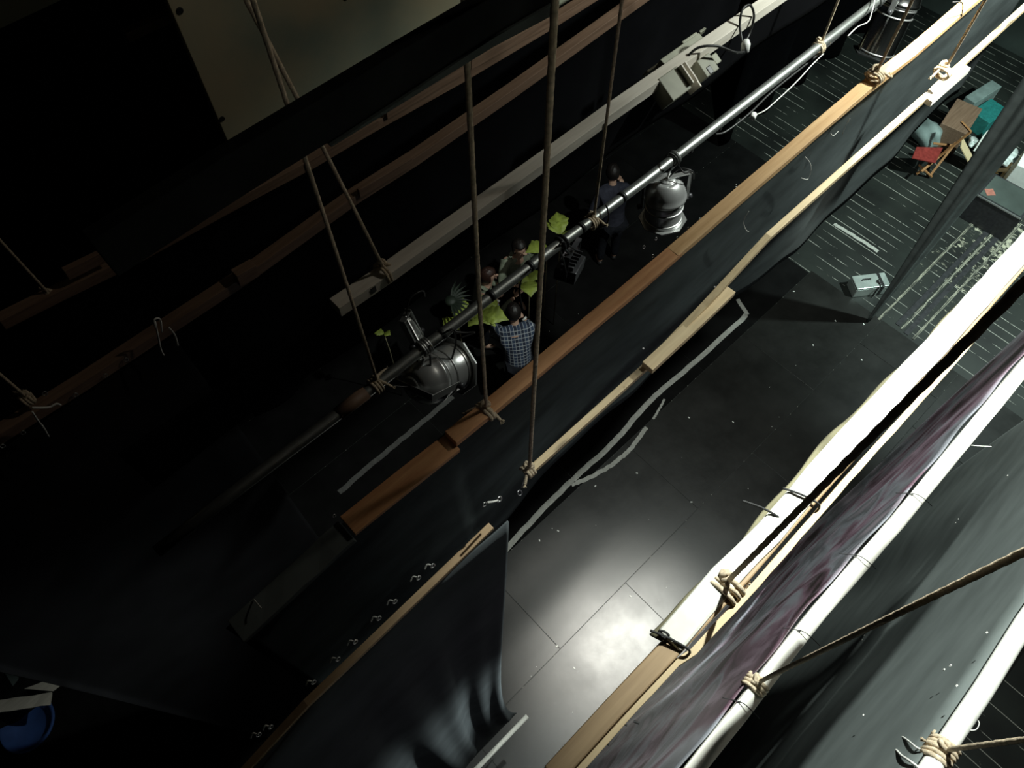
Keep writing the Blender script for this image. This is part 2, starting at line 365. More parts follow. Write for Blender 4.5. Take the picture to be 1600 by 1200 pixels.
# ---------------------------------------------------------------- ropes and knots
GR = 'hemp ropes that hang the battens'
def rope(px, py, Y, label, r=0.0065, top=9.6, hw=0.03, hh=0.03, loops=3, seed=1, tail=0.07, lump=1.0, above=0.0, lean=None, ends=((-1, 0.3), (-.6, -0.5))):
    rnd = random.Random(seed); k = PY(px, py, Y) if not isinstance(Y, Vector) else Y
    n = max(2, int((top - k.z) / 0.011)); bm = bmesh.new()
    pts = []
    for i in range(n + 1):
        z = k.z + hh / 2 + (top - k.z - hh / 2) * i / n; q = (z - k.z) / (lean.z - k.z) if lean else 0
        pts.append(Vector((k.x + 0.004 * sin(z * 2.1 + seed), k.y + 0.003 * cos(z * 1.7), z)) + (Vector((lean.x - k.x, lean.y - k.y, 0)) * q if lean else Vector()))
    tube(bm, pts, r, 12, True, 3, 0.045)
    o = link('hanging_rope', bm, M_rope, smooth=True); tag(o, label, 'rope', GR)
    bm = bmesh.new()
    # turns round the timber
    path = []
    for i in range(loops * 14 + 1):
        a = 2 * pi * i / 14; ca, sa = cos(a), sin(a)
        m = max(abs(ca), abs(sa)); sq = 0.75 + 0.25 / m
        path.append(k + Vector((-0.01 - 0.011 * loops / 2 + 0.0125 * i / 14 + rnd.uniform(-.001, .001), ca * (hw / 2 + r * 1.05) * sq, sa * (hh / 2 + r * 1.05) * sq)))
    tube(bm, path, r * 0.95, 9, True, 3, 0.04)
    # the lump of the knot above
    c = k + Vector((0, 0.2 * hw, hh / 2 + r))
    for q in range(3):
        pth = []; ph = rnd.uniform(0, 6); ax = Vector((rnd.uniform(-1, 1), rnd.uniform(-1, 1), rnd.uniform(-1, 1))); u, w = frame(ax)
        for i in range(15): 
            a = 2 * pi * i / 14 + ph; pth.append(c + (u * cos(a) + w * sin(a)) * r * 2.1 * lump + Vector((rnd.uniform(-1, 1), rnd.uniform(-1, 1), rnd.uniform(-1, 1))) * r * 0.3)
        tube(bm, pth, r * 0.95, 9, False, 3, 0.04)
    # frayed ends
    for ex, ey in ends:
        d = Vector((ex, ey, -0.15)).normalized(); p0 = c; pth = [p0 + d * (tail * s) + Vector((0, 0, -0.02 * s * s)) for s in (0, .25, .5, .75, 1)]
        tube(bm, smoothpath(pth, 4), r * 0.9, 9, True, 3, 0.04)
        for _ in range(9):
            f = d + Vector((rnd.uniform(-.6, .6), rnd.uniform(-.6, .6), rnd.uniform(-.6, .6))); tube(bm, [pth[-1], pth[-1] + f.normalized() * 0.016], [r * 0.35, r * 0.15], 5)
    link('knot', bm, M_rope, o, smooth=True)
    return o
def string(parent, pts, r, mat, nm='tie_string'):
    bm = bmesh.new(); tube(bm, smoothpath(pts, 6), r, 6); return link(nm, bm, mat, parent, smooth=True)
def eyelet(parent, c, nrm=Vector((0, -1, 0.4)), R=0.0055):
    bm = bmesh.new(); ringm(bm, c, R, R * .28, nrm); return link('eyelet', bm, M_ring, parent, smooth=True)
GB = 'battens and pipes hung across the stage'
def batten(name, pix, Y, w, h, mat, label, cat='batten', jit=0.0, tilt=0.0, step=0.25, bev=0.002, ext=None):
    pts = [PY(px, py, Y) for px, py in pix]
    if ext: pts.append(pts[-1] + Vector((ext, 0, (pts[-1].z - pts[-2].z) / max(.01, (pts[-1].x - pts[-2].x)) * ext)))
    bm = bmesh.new(); bar(bm, subdiv(pts, step), w, h, jit, tilt); o = link(name, bm, mat, bevel=bev); tag(o, label, cat, GB); o['pts'] = 0
    del o['pts']; return o, pts
def zline(pts):
    def f(x):
        if x <= pts[0].x: a, c = pts[0], pts[1]
        elif x >= pts[-1].x: a, c = pts[-2], pts[-1]
        else:
            for a, c in zip(pts, pts[1:]):
                if a.x <= x <= c.x: break
        return a.z + (c.z - a.z) * (x - a.x) / (c.x - a.x)
    return f

def yline(pts):
    q = [Vector((p.x, 0, p.y)) for p in pts]; return zline(q)

# --- black board close in front, upper left
YB = 0.84
pb = [PY(px, py, YB) for px, py in ((156, 398), (370, 262), (640, 97), (790, 7))]; pb.append(pb[-1] + Vector((0.5, 0, 0)))
bm = bmesh.new(); bar(bm, subdiv(pb, 0.3), 0.025, 0.078, 0.0008); bo = link('black_board', bm, M_blackpaint, bevel=0.002)
tag(bo, 'black painted board hung high at upper left, in front of the pale panel', 'board', GB)
pe = [PY(px, py, YB) + Vector((0, -0.004, 0)) for px, py in ((505, 214), (640, 132), (760, 58), (862, 4))]
bm = bmesh.new(); bar(bm, subdiv(pe, 0.1), 0.027, 0.018, 0.0004); zp = zline(pe)
for v_ in bm.verts: v_.co.z = zp(v_.co.x) - .008 + (v_.co.z - zp(v_.co.x) + .008) * min(1.3, .15 + 2.2 * max(0, v_.co.x - pe[0].x))
e = link('edge_strip', bm, M_wall, bo); e['label'] = 'grey-green lower edge strip'

# --- pale painted panel
YP = 3.4
a = PY(360, 235, YP); zb = PY(360, 262, YP).z - 0.25
bm = bmesh.new(); xl = a.x
bx(bm, ((xl + 5.0) / 2, YP, (zb + 11.0) / 2), 5.0 - xl, 0.04, 11.0 - zb)
po = link('painted_panel', bm, M_panel, bevel=0.004); tag(po, 'large pale olive and beige painted panel hanging at the top left', 'scenery panel')
for px, py, rr in ((281, 17, 0.014), (347, 186, 0.012), (540, -3, 0.01)):
    c = PY(px, py, YP - 0.022); bm = bmesh.new(); ringm(bm, c, rr, 0.004, Vector((0, 1, 0))); lathe(bm, [(rr, 0), (rr, 0.003)], aim(c + Vector((0, 0, 0)), Vector((0, -1, 0)))); link('bolt_hole', bm, M_rubber, po)
# pale flat, corner top left
c0 = PY(0, 42, 4.4); c1 = PY(100, -6, 4.4)
bm = bmesh.new(); bx(bm, (c1.x - 1.2, 4.4, c0.z + 1.0), 4.2, 0.03, 2.0); o = link('canvas_flat', bm, M_panel, bevel=0.003); tag(o, 'dim pale canvas flat cut off by the top left corner', 'scenery panel')
bt, pp = batten('short_batten', [(196, 56), (235, 38), (290, 14)], 3.9, 0.05, 0.05, M_brown, 'short dim batten end showing left of the pale panel')

# --- brown battens behind
b1, p1 = batten('wooden_batten', [(0, 503), (90, 458), (190, 410), (400, 296), (465, 262), (590, 190), (720, 118), (860, 35), (912, 2)], 2.9, 0.055, 0.06, M_brown, 'old brown batten just below the black board, spliced in several places', ext=1.2)
for (ax, ay), (cx_, cy_) in (((480, 258), (590, 192)), ((602, 178), (724, 106)), ((102, 428), (168, 396)), ((734, 100), (858, 32))):
    A = PY(ax, ay, 2.87); C_ = PY(cx_, cy_, 2.87); bm = bmesh.new(); bar(bm, [A, C_], 0.03, 0.06, 0.001); link('splice_board', bm, M_brown, b1, bevel=0.002)
b2, p2 = batten('wooden_batten', [(-40, 706), (0, 677), (130, 596), (245, 520), (375, 435), (555, 305), (645, 248), (800, 141), (990, 4)], 2.3, 0.055, 0.055, M_brown, 'brown batten carrying the wide black drop, lower of the two brown battens', ext=1.2)
A = PY(560, 302, 2.27); C_ = PY(643, 252, 2.27); bm = bmesh.new(); bar(bm, [A, C_], 0.02, 0.05); link('splice_board', bm, M_brown, b2, bevel=0.002)
A = PY(368, 435, 2.27); C_ = PY(398, 418, 2.27); bm = bmesh.new(); bar(bm, [A, C_], 0.05, 0.07); link('splice_block', bm, M_brown, b2, bevel=0.002)
f1 = zline(p1); f2 = zline(p2)
tag(cloth('black_drop', p1[0].x - 1.5, p1[-1].x, lambda x: f1(x) - 0.03, lambda x: 4.5, lambda x, t: 2.95 + 0.05 * sin(x * 9) * t, M_velvet), 'black drop hanging behind the lower brown batten', 'curtain', 'black drops')
xr = PY(275, 530, 2.3).x
d2 = cloth('black_drop', p2[0].x - 1.5, xr, lambda x: f2(x) - 0.02, zline([PY(px, py, 2.3) for px, py in ((-60, 1030), (0, 1044), (100, 1068), (250, 1106), (420, 1150))]), lambda x, t: 2.3 + 0.03 * sin(x * 7 + 2 * t) * (0.3 + t), M_dimcloth, nz=50, xfun=lambda x, t: x + 0.25 * sin(pi * t) * (x > xr - 0.6) * (x - xr + 0.6) / 0.6 * -0.4)
tag(d2, 'wide dark drop filling the dim lower left, tied to a batten with rings', 'curtain', 'black drops')
for px, py in ((70, 615), (36, 676), (4, 697), (118, 617), (165, 587), (197, 562)):
    eyelet(d2, PY(px, py, 2.26), R=0.008)
cloth3 = cloth('black_drop', xr + 0.1, p2[-1].x, lambda x: f2(x) - 0.03, lambda x: f2(x) - 1.05, lambda x, t: 2.33 + 0.03 * sin(x * 11) * t, M_velvet)
tag(cloth3, 'black drop between the lower brown batten and the pale square batten', 'curtain', 'black drops')
rope(80, 462, 2.9, 'dim rope tied to the end of the upper brown batten, far left', seed=3, ends=((-.3, 1), (.6, .1)))
r13 = rope(46, 622, 2.3, 'dim rope at the left edge, knotted on the black drop batten', seed=4, ends=((-.3, .6),))
for pts in (((50, 637), (66, 637), (78, 636), (88, 631), (95, 633)), ((50, 643), (60, 658), (68, 668), (76, 682)), ((243, 512), (241, 500), (250, 499), (253, 519)), ((242, 502), (247, 525), (251, 545), (256, 555)), ((264, 512), (271, 520), (275, 528), (278, 540))):
    string(d2, [PY(px, py, 2.2) for px, py in pts], 0.004, M_string)

# --- pale square batten with narrow black border
YW = 1.65
bw, pw = batten('square_batten', [(524, 481), (600, 430), (857, 246), (950, 178), (1190, 12)], YW, 0.062, 0.055, M_grey, 'pale square batten with a cut end, hanging above the light pipe', ext=1.5)
fw_ = zline(pw)
for px, py, s in ((583, 452, 0.012), (944, 196, 0.008)):
    c = PY(px, py, YW - 0.031); bm = bmesh.new(); bx(bm, c + Vector((0, 0, -0.004)), s * 2, 0.006, 0.03); link('notch', bm, M_rubber, bw)
bd = cloth('black_border', pw[0].x - 0.9, pw[-1].x, lambda x: fw_(x) - 0.02, lambda x: fw_(x) - 0.30, lambda x, t: YW + 0.012 + 0.012 * sin(x * 6) * t, M_velvet, nx=80, nz=6)
tag(bd, 'narrow black border cloth hanging under the pale square batten', 'curtain', 'black drops')
rope(602, 424, YW, 'thin rope knotted near the cut end of the pale square batten', seed=5, hw=0.07, hh=0.065, loops=2, ends=((.3, -.1),), tail=0.04, lean=PY(384, 0, YW - .12), top=9.2)

# --- the light pipe
YL = 1.45
pl = [PY(px, py, YL) for px, py in ((245, 862), (375, 762), (540, 638), (610, 584), (750, 476), (860, 392), (1000, 288), (1200, 134), (1370, 2))]
pl.append(pl[-1] + Vector((1.6, 0, 0))); bm = bmesh.new(); tube(bm, subdiv(pl, 0.3), 0.0245, 18)
pipe = link('steel_pipe', bm, M_pipe, smooth=True); tag(pipe, 'long grey steel pipe carrying the lanterns across the middle', 'pipe', GB)
bm = bmesh.new(); tube(bm, [PY(528, 647, YL), PY(572, 613, YL)], 0.029, 18); o = link('tape_wrap', bm, M_brown, pipe, smooth=True); o['label'] = 'brown tape wrapped round the pipe'
for px, py in ((767, 462), (828, 416), (690, 522), (908, 356), (1120, 198), (1075, 233), (1230, 112), (1330, 34), (972, 308)):
    c = PY(px, py, YL); bm = bmesh.new(); tube(bm, [c + Vector((-0.009, 0, 0)), c + Vector((0.009, 0, 0))], 0.027, 16); link('tape_band', bm, M_rubber, pipe, smooth=True)
rope(590, 600, YL, 'rope knotted on the steel pipe left of the silver lantern', seed=6, hw=0.05, hh=0.05, ends=((1, .3), (.5, -.9)))
rope(926, 345, YL, 'rope knotted on the pipe between the two middle lanterns', seed=7, hw=0.05, hh=0.05, ends=((.3, -.8),))
rope(1280, 74, YL, 'rope with a thick pale knot on the pipe at upper right', seed=8, hw=0.05, hh=0.05, lump=1.5, ends=((1, .2), (.8, -.3)))

# cables along the pipe
def cable(pix, D, label, r=0.004, mat=M_rubber, group='cables on the battens', nm='cable'):
    pts = [P(q[0], q[1], q[2] if len(q) > 2 else D) for q in pix]; bm = bmesh.new(); tube(bm, smoothpath(pts, 8), r, 8)
    o = link(nm, bm, mat, smooth=True); return tag(o, label, 'cable', group)
w1 = cable([(1368, -6), (1362, 20), (1356, 34), (1340, 42), (1325, 56)], 2.62, 'white wire curling off the pipe beside the tall silver lantern', 0.003, M_string)
cable([(1287, 84), (1270, 100), (1250, 122), (1232, 140), (1210, 160), (1196, 172), (1180, 180)], 2.76, 'thin white wire sagging under the steel pipe at upper right', 0.003, M_string)
cb = cable([(1330, 40), (1270, 92), (1210, 140), (1170, 178), (1135, 205), (1118, 210)], 2.76, 'black cable running along the underside of the steel pipe', 0.006)
c = P(1177, 181, 2.74); bm = bmesh.new(); lathe(bm, [(0.008, -0.02), (0.016, -0.018), (0.016, 0.012), (0.009, 0.02)], aim(c, Vector((1, .4, 0)))); link('plug', bm, M_whiteplastic, cb, smooth=True)
cb2 = cable([(1108, 88, 2.5), (1075, 92, 2.36), (1090, 75, 2.3), (1120, 72, 2.3), (1150, 82, 2.36), (1165, 80, 2.4)], 2.3, 'black cable draped over the pale square batten', 0.006)
c = P(1165, 72, 2.38); bm = bmesh.new(); lathe(bm, [(0.008, -0.03), (0.02, -0.026), (0.022, 0.01), (0.012, 0.03)], aim(c, Vector((.2, .3, 1)))); o = link('plug', bm, M_whiteplastic, cb2, smooth=True)
cable([(1160, 68, 2.38), (1156, 40, 2.33), (1160, 15, 2.28), (1172, 8, 2.28), (1178, 25, 2.33), (1172, 50, 2.4), (1164, 66, 2.42)], 2.3, 'black cable looped over the upper right end of the square batten', 0.006)

# --- lanterns
GLN = 'silver lanterns on the pipe'
def par(loc, d, label, R=0.11, body=0.16, roll=0.0, mat=M_chrome, clamp=None, yoke=True, nside=8, fmat=None):
    d = d.normalized(); e = empty('par_lantern', loc); tag(e, label, 'stage light', GLN); M = aim(Vector(loc), d, roll)
    bm = bmesh.new()
    lathe(bm, [(R * .34, -0.105), (R * .40, -0.10), (R * .42, -0.094), (R * .44, -0.097), (R * .62, -0.085), (R * .82, -0.06), (R * .95, -0.028), (R, 0), (R * 1.045, 0.004), (R * 1.045, 0.016), (R * .98, 0.02), (R * .93, 0.035), (R * .96, 0.05), (R * .93, 0.06), (R * .93, body), (R * 1.0, body + 0.012)], M, 36)
    link('housing', bm, mat, e, smooth=True)
    bm = bmesh.new()
    for zz in (0.03, 0.075, body - .01): lathe(bm, [(R * .955, zz), (R * .985, zz + .004), (R * .955, zz + .008)], M, 36)
    link('rim', bm, M_alu, e, smooth=True)
    bm = bmesh.new(); z0 = body + 0.012; o_ = []; i_ = []; o2 = []; i2 = []
    for k in range(nside):
        a = 2 * pi * (k + .5) / nside
        for lst, rr, z in ((o_, R * 1.22, z0), (i_, R * .84, z0), (o2, R * 1.22, z0 + .008), (i2, R * .84, z0 + .008)): lst.append(bm.verts.new(M @ Vector((rr * cos(a), rr * sin(a), z))))
    for k in range(nside):
        q = (k + 1) % nside
        bm.faces.new((o_[k], o_[q], i_[q], i_[k])); bm.faces.new((o2[k], i2[k], i2[q], o2[q])); bm.faces.new((o_[k], o2[k], o2[q], o_[q])); bm.faces.new((i_[k], i_[q], i2[q], i2[k]))
    link('gel_frame', bm, fmat or M_alu, e)
    bm = bmesh.new(); lathe(bm, [(R * .8, body - .02), (R * .8, body - .014)], M, 30); link('lens', bm, M_glass, e)
    if yoke:
        bm = bmesh.new(); yw = R * 1.18; yh = 0.16
        for s in (-1, 1): bx(bm, M @ Vector((s * yw, 0, 0.05 - yh / 2)), 0.005, 0.03, yh + .02, M.to_3x3())
        bx(bm, M @ Vector((0, 0, 0.05 - yh)), 2 * yw + .005, 0.03, 0.005, M.to_3x3()); link('yoke', bm, M_alu, e, bevel=0.001)
        for s in (-1, 1):
            bm = bmesh.new(); lathe(bm, [(0.012, 0), (0.016, 0.006), (0.013, 0.022)], aim(M @ Vector((s * (yw + .003), 0, 0.05)), M.to_3x3() @ Vector((s, 0, 0)))); link('knob', bm, M_blackmetal, e, smooth=True)
    if clamp is not None:
        bm = bmesh.new(); c = Vector(clamp); pth = [c + Vector((0, 0.032 * cos(a), 0.032 * sin(a))) for a in [radians(q) for q in range(-60, 241, 20)]]
        for dx in (-.012, .012): tube(bm, [p + Vector((dx, 0, 0)) for p in pth], 0.006, 8)
        bx(bm, c + Vector((0, 0, -0.045)), 0.035, 0.022, 0.04)
        tube(bm, [c + Vector((0, 0, -0.05)), M @ Vector((0, 0, 0.05 - 0.16 if yoke else -0.09))], 0.007, 8); link('clamp', bm, M_alu, e, bevel=0.001)
    pth = [M @ Vector((0.0, 0.0, -0.10)), M @ Vector((0.05, 0.02, -0.17)), M @ Vector((0.11, 0.05, -0.16)), M @ Vector((.14, 0.02, -.08))]
    bm = bmesh.new(); tube(bm, smoothpath(pth, 6), 0.004, 8); link('lead', bm, M_rubber, e, smooth=True)
    return e
par(P(1040, 303, 3.02), Vector((-0.02, -.12, -1)), 'round silver lantern pointing straight down right of centre', R=0.108, clamp=PY(1052, 248, YL), roll=radians(20))
par(P(668, 592, 2.86), Vector((.82, .05, -.42)), 'silver lantern lying sideways under the pipe at left centre', R=0.115, clamp=PY(665, 541, YL), roll=radians(-20))
par(P(1408, 0, 2.80), Vector((-.35, -.1, -1)), 'tall silver lantern with a wide frame at the top right', R=0.115, body=0.30, clamp=PY(1372, 0, YL), roll=radians(100), nside=6, mat=M_mirror, fmat=M_blackpaint)
par(P(646, 519, 2.75), Vector((.1, -.2, -1)), 'very small silver lantern on the pipe above the sideways lantern', R=0.028, body=0.04, yoke=True, clamp=PY(662, 543, YL))
# black flood lantern
e = empty('flood_lantern', P(890, 415, 2.98)); tag(e, 'small black box floodlight hanging on the pipe right of centre', 'stage light')
R3 = Matrix.Rotation(radians(25), 3, 'Z') @ Matrix.Rotation(radians(18), 3, 'Y')
bm = bmesh.new(); c = P(890, 418, 2.98); bx(bm, c, 0.17, 0.11, 0.07, R3); bx(bm, c + Vector((0, 0, .045)), 0.13, 0.07, 0.03, R3); link('housing', bm, M_blackmetal, e, bevel=0.006)
bm = bmesh.new()
for s in (-1, 1): bx(bm, c + R3 @ Vector((s * .095, 0, .05)), 0.005, 0.025, 0.13, R3)
bx(bm, c + R3 @ Vector((0, 0, .115)), 0.195, 0.025, 0.005, R3); link('yoke', bm, M_blackmetal, e)
for k in range(5):
    bm = bmesh.new(); bx(bm, c + R3 @ Vector((-.06 + .03 * k, 0, .064)), 0.006, 0.075, 0.012, R3); link('fin', bm, M_blackmetal, e)
bm = bmesh.new(); cc = PY(878, 379, YL)
for dx in (-.01, .01): tube(bm, [cc + Vector((dx, 0.032 * cos(a), 0.032 * sin(a))) for a in [radians(q) for q in range(-60, 241, 20)]], 0.006, 8)
tube(bm, [cc + Vector((0, 0, -.03)), c + Vector((0, 0, .1))], 0.007, 8); link('clamp', bm, M_blackmetal, e)
bm = bmesh.new(); tube(bm, smoothpath([P(885, 430, 2.94), P(880, 405, 2.8), P(874, 385, 2.66), P(880, 378, 2.62), P(898, 390, 2.8)], 8), 0.004, 8); link('lead', bm, M_rubber, e, smooth=True)
for pix, lab in ((((690, 523, 2.62), (708, 515, 2.6), (712, 535, 2.7), (706, 560, 2.8), (697, 588, 2.85)), 'black lead hanging in front of the sideways silver lantern'),
                 (((672, 540, 2.63), (655, 552, 2.7), (652, 575, 2.8), (660, 590, 2.82), (672, 585, 2.8), (672, 555, 2.7)), 'black lead looped left of the sideways silver lantern'),
                 (((705, 518, 2.62), (725, 520, 2.65), (742, 520, 2.66), (720, 528, 2.66)), 'short black lead bundled on the pipe above the sideways lantern'),
                 (((830, 420, 2.62), (815, 435, 2.7), (812, 460, 2.8), (817, 485, 2.9)), 'black lead hanging from the pipe above the plaid shirt'),
                 (((947, 320, 2.62), (951, 335, 2.64), (948, 350, 2.7), (938, 356, 2.75)), 'black loop of lead beside the middle rope knot')):
    cable(pix, 2.6, lab, 0.0045)
for pix in (((1046, 240, 2.62), (1056, 246, 2.6), (1062, 262, 2.68), (1070, 270, 2.7), (1078, 268, 2.7)),):
    cable(pix, 2.6, 'black safety wire hooked over the pipe above the downward lantern', 0.004)

# --- orange batten and its border
YO = 0.92
bo2, pon = batten('orange_batten', [(704, 686), (762, 640), (820, 592), (1000, 440), (1056, 392)], YO, 0.058, 0.03, M_orange, 'warm orange pine batten running through the middle of the picture', jit=0.0012, step=0.12)
pfar = [PY(px, py, YO) for px, py in ((1050, 397), (1180, 284), (1348, 140), (1420, 85), (1516, 2))]; pfar.append(pfar[-1] + Vector((1.2, 0, pfar[-1].z - pfar[-2].z)))
bm = bmesh.new(); bar(bm, subdiv(pfar, .12), 0.057, 0.031, 0.0012); o = link('far_timber', bm, M_litpine, bo2, bevel=0.002); o['label'] = 'pine timber joined on as the far half, coloured lighter as if lit'
pon = pon[:-1] + pfar[1:]
A = [PY(px, py, YO) + Vector((0, -0.004, 0.006)) for px, py in ((543, 822), (630, 752), (706, 692))]
bm = bmesh.new(); bar(bm, A, 0.078, 0.022, 0.001); o = link('splice_board', bm, M_orange, bo2, bevel=0.002); o['label'] = 'wider brown board spliced to the lower end'
A = [PY(px, py, YO) + Vector((0, -0.004, 0.006)) for px, py in ((370, 987), (460, 905), (542, 829))]
bm = bmesh.new(); bar(bm, subdiv(A, .06), 0.085, 0.028, 0.003); o = link('cloth_wrap', bm, M_faded, bo2, bevel=0.003); o['label'] = 'end of the batten wrapped in dark grey cloth'
plo = [A[0]] + pon; fo = zline(plo)
zhem = lambda x: fo(x) - 1.28 + 0.03 * sin(x * 5) + 0.02 * sin(x * 13)
border = cloth('black_border', A[0].x - 0.02, pon[-1].x, lambda x: fo(x) - 0.012, zhem, lambda x, t: YO + 0.034 + t * (0.02 * sin(x * 5.3 + 1.5 * t) + 0.025 * sin(x * 2.2 - 3 * t)) - 0.05 * t * (x < 0.6), M_cloth2, nx=160, nz=22)
tag(border, 'long black border cloth tied along the orange batten, with a wavy hem', 'curtain', 'black drops')
for i, (px, py) in enumerate(((397, 943), (407, 935), (421, 925), (434, 907), (475, 870), (520, 827), (522, 806), (1006, 386), (1025, 373), (1058, 372), (1075, 357), (1093, 343), (1020, 400), (1150, 290))):
    if 1100 > px > 1000: px -= 0
    c = PY(px, py, YO + 0.045); eyelet(border, c)
string(border, [PY(397, 937, YO + .03), PY(403, 944, YO + .0), PY(408, 950, YO - .02)], 0.002, M_string)
for pts in (((1328, 185), (1322, 195), (1316, 210)), ((1258, 245), (1266, 255), (1267, 268), (1262, 280), (1252, 278)), ((1170, 330), (1162, 345), (1165, 358), (1170, 362)), ((1310, 205), (1302, 212), (1298, 208))):
    string(border, [PY(px, py, YO - .02) for px, py in pts], 0.0012, M_string, 'loose_thread')
rope(762, 640, YO, 'rope knotted on the dark end of the orange batten', seed=9, hw=0.06, hh=0.03, ends=((-.9, .5), (.1, -1)), loops=2)
rope(1368, 118, YO, 'rope with forked ends tied on the bright end of the orange batten', seed=10, hw=0.06, hh=0.03, lump=1.4, ends=((1, -.7), (.9, -1.1)), loops=3)
string(bo2, [PY(1485, 10, YO - .02) + Vector((0, 0, .02)), PY(1500, 11, YO - .02) + Vector((0, 0, .02)), PY(1499, 32, YO - .03) + Vector((0, 0, .02))], 0.0025, M_blackstring)

# --- white batten next to it
Y2 = 0.80
bw2, pw2 = batten('white_batten', [(832, 733), (1010, 572), (1100, 478), (1200, 370), (1450, 148), (1600, 12)], Y2, 0.030, 0.03, M_pine, 'narrow pale batten right of the orange batten, glaring white at its far end', ext=1.0, step=0.15)
A = [PY(px, py, Y2) + Vector((0, -0.022, 0)) for px, py in ((1005, 570), (1070, 510), (1134, 449))]
bm = bmesh.new(); bar(bm, A, 0.058, 0.035, 0.001); o = link('splice_board', bm, M_pine, bw2, bevel=0.002); o['label'] = 'wider pale board screwed on as a splice'
A = [PY(px, py, Y2) + Vector((0, -0.018, 0.01)) for px, py in ((1440, 158), (1500, 106))]
bm = bmesh.new(); bar(bm, A, 0.06, 0.035, 0.002); o = link('splice_board', bm, M_whitewood, bw2, bevel=0.002)
for px, py in ((1115, 453), (1004, 549)):
    bm = bmesh.new(); c = PY(px, py, Y2 - .01) + Vector((0, 0, .02)); lathe(bm, [(0.004, 0), (0.004, .003)], aim(c, ZZ), 10); link('screw', bm, M_ring, bw2)
rope(828, 733, Y2, 'thick rope knotted on the near end of the pale batten, longest rope in view', r=0.0075, seed=11, hw=0.035, hh=0.035, ends=((-.6, -.4),), loops=3)
rope(1474, 112, Y2, 'rope tied on the glaring white end of the pale batten', seed=12, hw=0.06, hh=0.04, lump=1.4, ends=((-1, .1),), loops=3)
o = border; c = PY(812, 770, 0.82); bm = bmesh.new(); ringm(bm, c, 0.011, 0.0025, Vector((0.2, -.8, 1))); link('eyelet', bm, M_ring, border, smooth=True)
string(border, [PY(815, 762, .82), PY(818, 752, .82), PY(822, 744, .82)], 0.002, M_string)

# --- lower left curtain between a thin batten and a white pole
YC = 0.52
bc, pc = batten('thin_batten', [(375, 1212), (480, 1098), (590, 993), (690, 897), (768, 822)], YC, 0.021, 0.02, M_tan, 'thin tan batten along the top of the black curtain at lower centre', step=0.15)
fc = zline(pc); xe = PY(786, 800, YC).x; polez = PY(810, 1103, YC).z
nose = pc[-1]
folds = ((0.0, .05), (.2, .11), (.42, .16), (.70, .2), (1.05, .26))
def ycur(x, t):
    u = (xe - x); env = min(1.0, (1 - t) / 0.16) * (1 - math.exp(-u / .10))
    y = YC - 0.02 - 0.01 * t
    ph = 2 * pi * (1.9 * (u + .03) ** 0.8 - .22 * t)
    y += -0.17 * env * t ** 1.4 * math.exp(-u / 1.5) * (.5 + .5 * cos(ph)) ** 1.6 - 0.03 * env * t * math.exp(-u / .9) * sin(2.7 * ph + 1)
    y += 0.02 * env * sin(4 * u)
    return y
def xcur(x, t):
    u = xe - x
    return x - 0.085 * sin(pi * t ** 1.25) * math.exp(-u * 1.5) + 0.06 * t ** 8 * math.exp(-u * 3)
cur = cloth('black_curtain', -2.6, xe, lambda x: fc(x) - 0.008, polez, ycur, M_curtain, nx=260, nz=60, thick=0.006, xfun=xcur)
tag(cur, 'black curtain with deep slanting folds at lower centre, between a thin batten and white pole', 'curtain', 'black drops')
px_ = PY(810, 1103, YC); bm = bmesh.new(); tube(bm, [Vector((-3.0, YC - .115, polez)), Vector((px_.x, YC - .115, polez))], 0.021, 14)
tag(link('white_pole', bm, M_whitepipe, smooth=True), 'thin white pole in the bottom hem of the lower centre curtain', 'pole')
for px, py in ((757, 788), (676, 884), (654, 903), (617, 940), (592, 966), (555, 1003), (528, 1030), (490, 1066), (423, 1136), (404, 1148)):
    c = PY(px, py, YC + .02); eyelet(cur, c, R=0.0062)
    if px < 700: string(cur, [c + Vector((-.02, 0.01, -.01)), c + Vector((-.008, 0.012, 0.0)), c], 0.0022, M_string)
string(cur, [PY(762, 785, .53), PY(770, 784, .53), PY(778, 782, .53)], 0.003, M_string)
eyelet(cur, PY(780, 780, .54), R=0.008)

# --- near batten with white canvas (glare)
D3 = 1.30
pg = [P(px, py, D3) for px, py in ((862, 1213), (960, 1105), (1040, 1020), (1160, 893), (1300, 735), (1440, 583), (1600, 402))]
pg.append(pg[-1] + Vector((.5, 0, .02)))
bm = bmesh.new(); bar(bm, subdiv(pg, .12), 0.034, 0.028, 0.001); bg = link('canvas_batten', bm, M_tan, bevel=0.003)
tag(bg, 'broad near batten wrapped in glaring white canvas, right of the light pool', 'batten', GB)
wp = [P(px, py, D3) + Vector((0, 0.004, 0.004)) for px, py in ((1046, 1008), (1130, 910), (1200, 838), (1300, 723), (1440, 570), (1600, 392))]; wp.append(wp[-1] + Vector((.45, 0, .02)))
bm = bmesh.new(); bar(bm, subdiv(wp, .05), 0.046, 0.032, 0.0022); o = link('canvas_wrap', bm, M_canvas, bg, bevel=0.006); o['label'] = 'white canvas wrap'
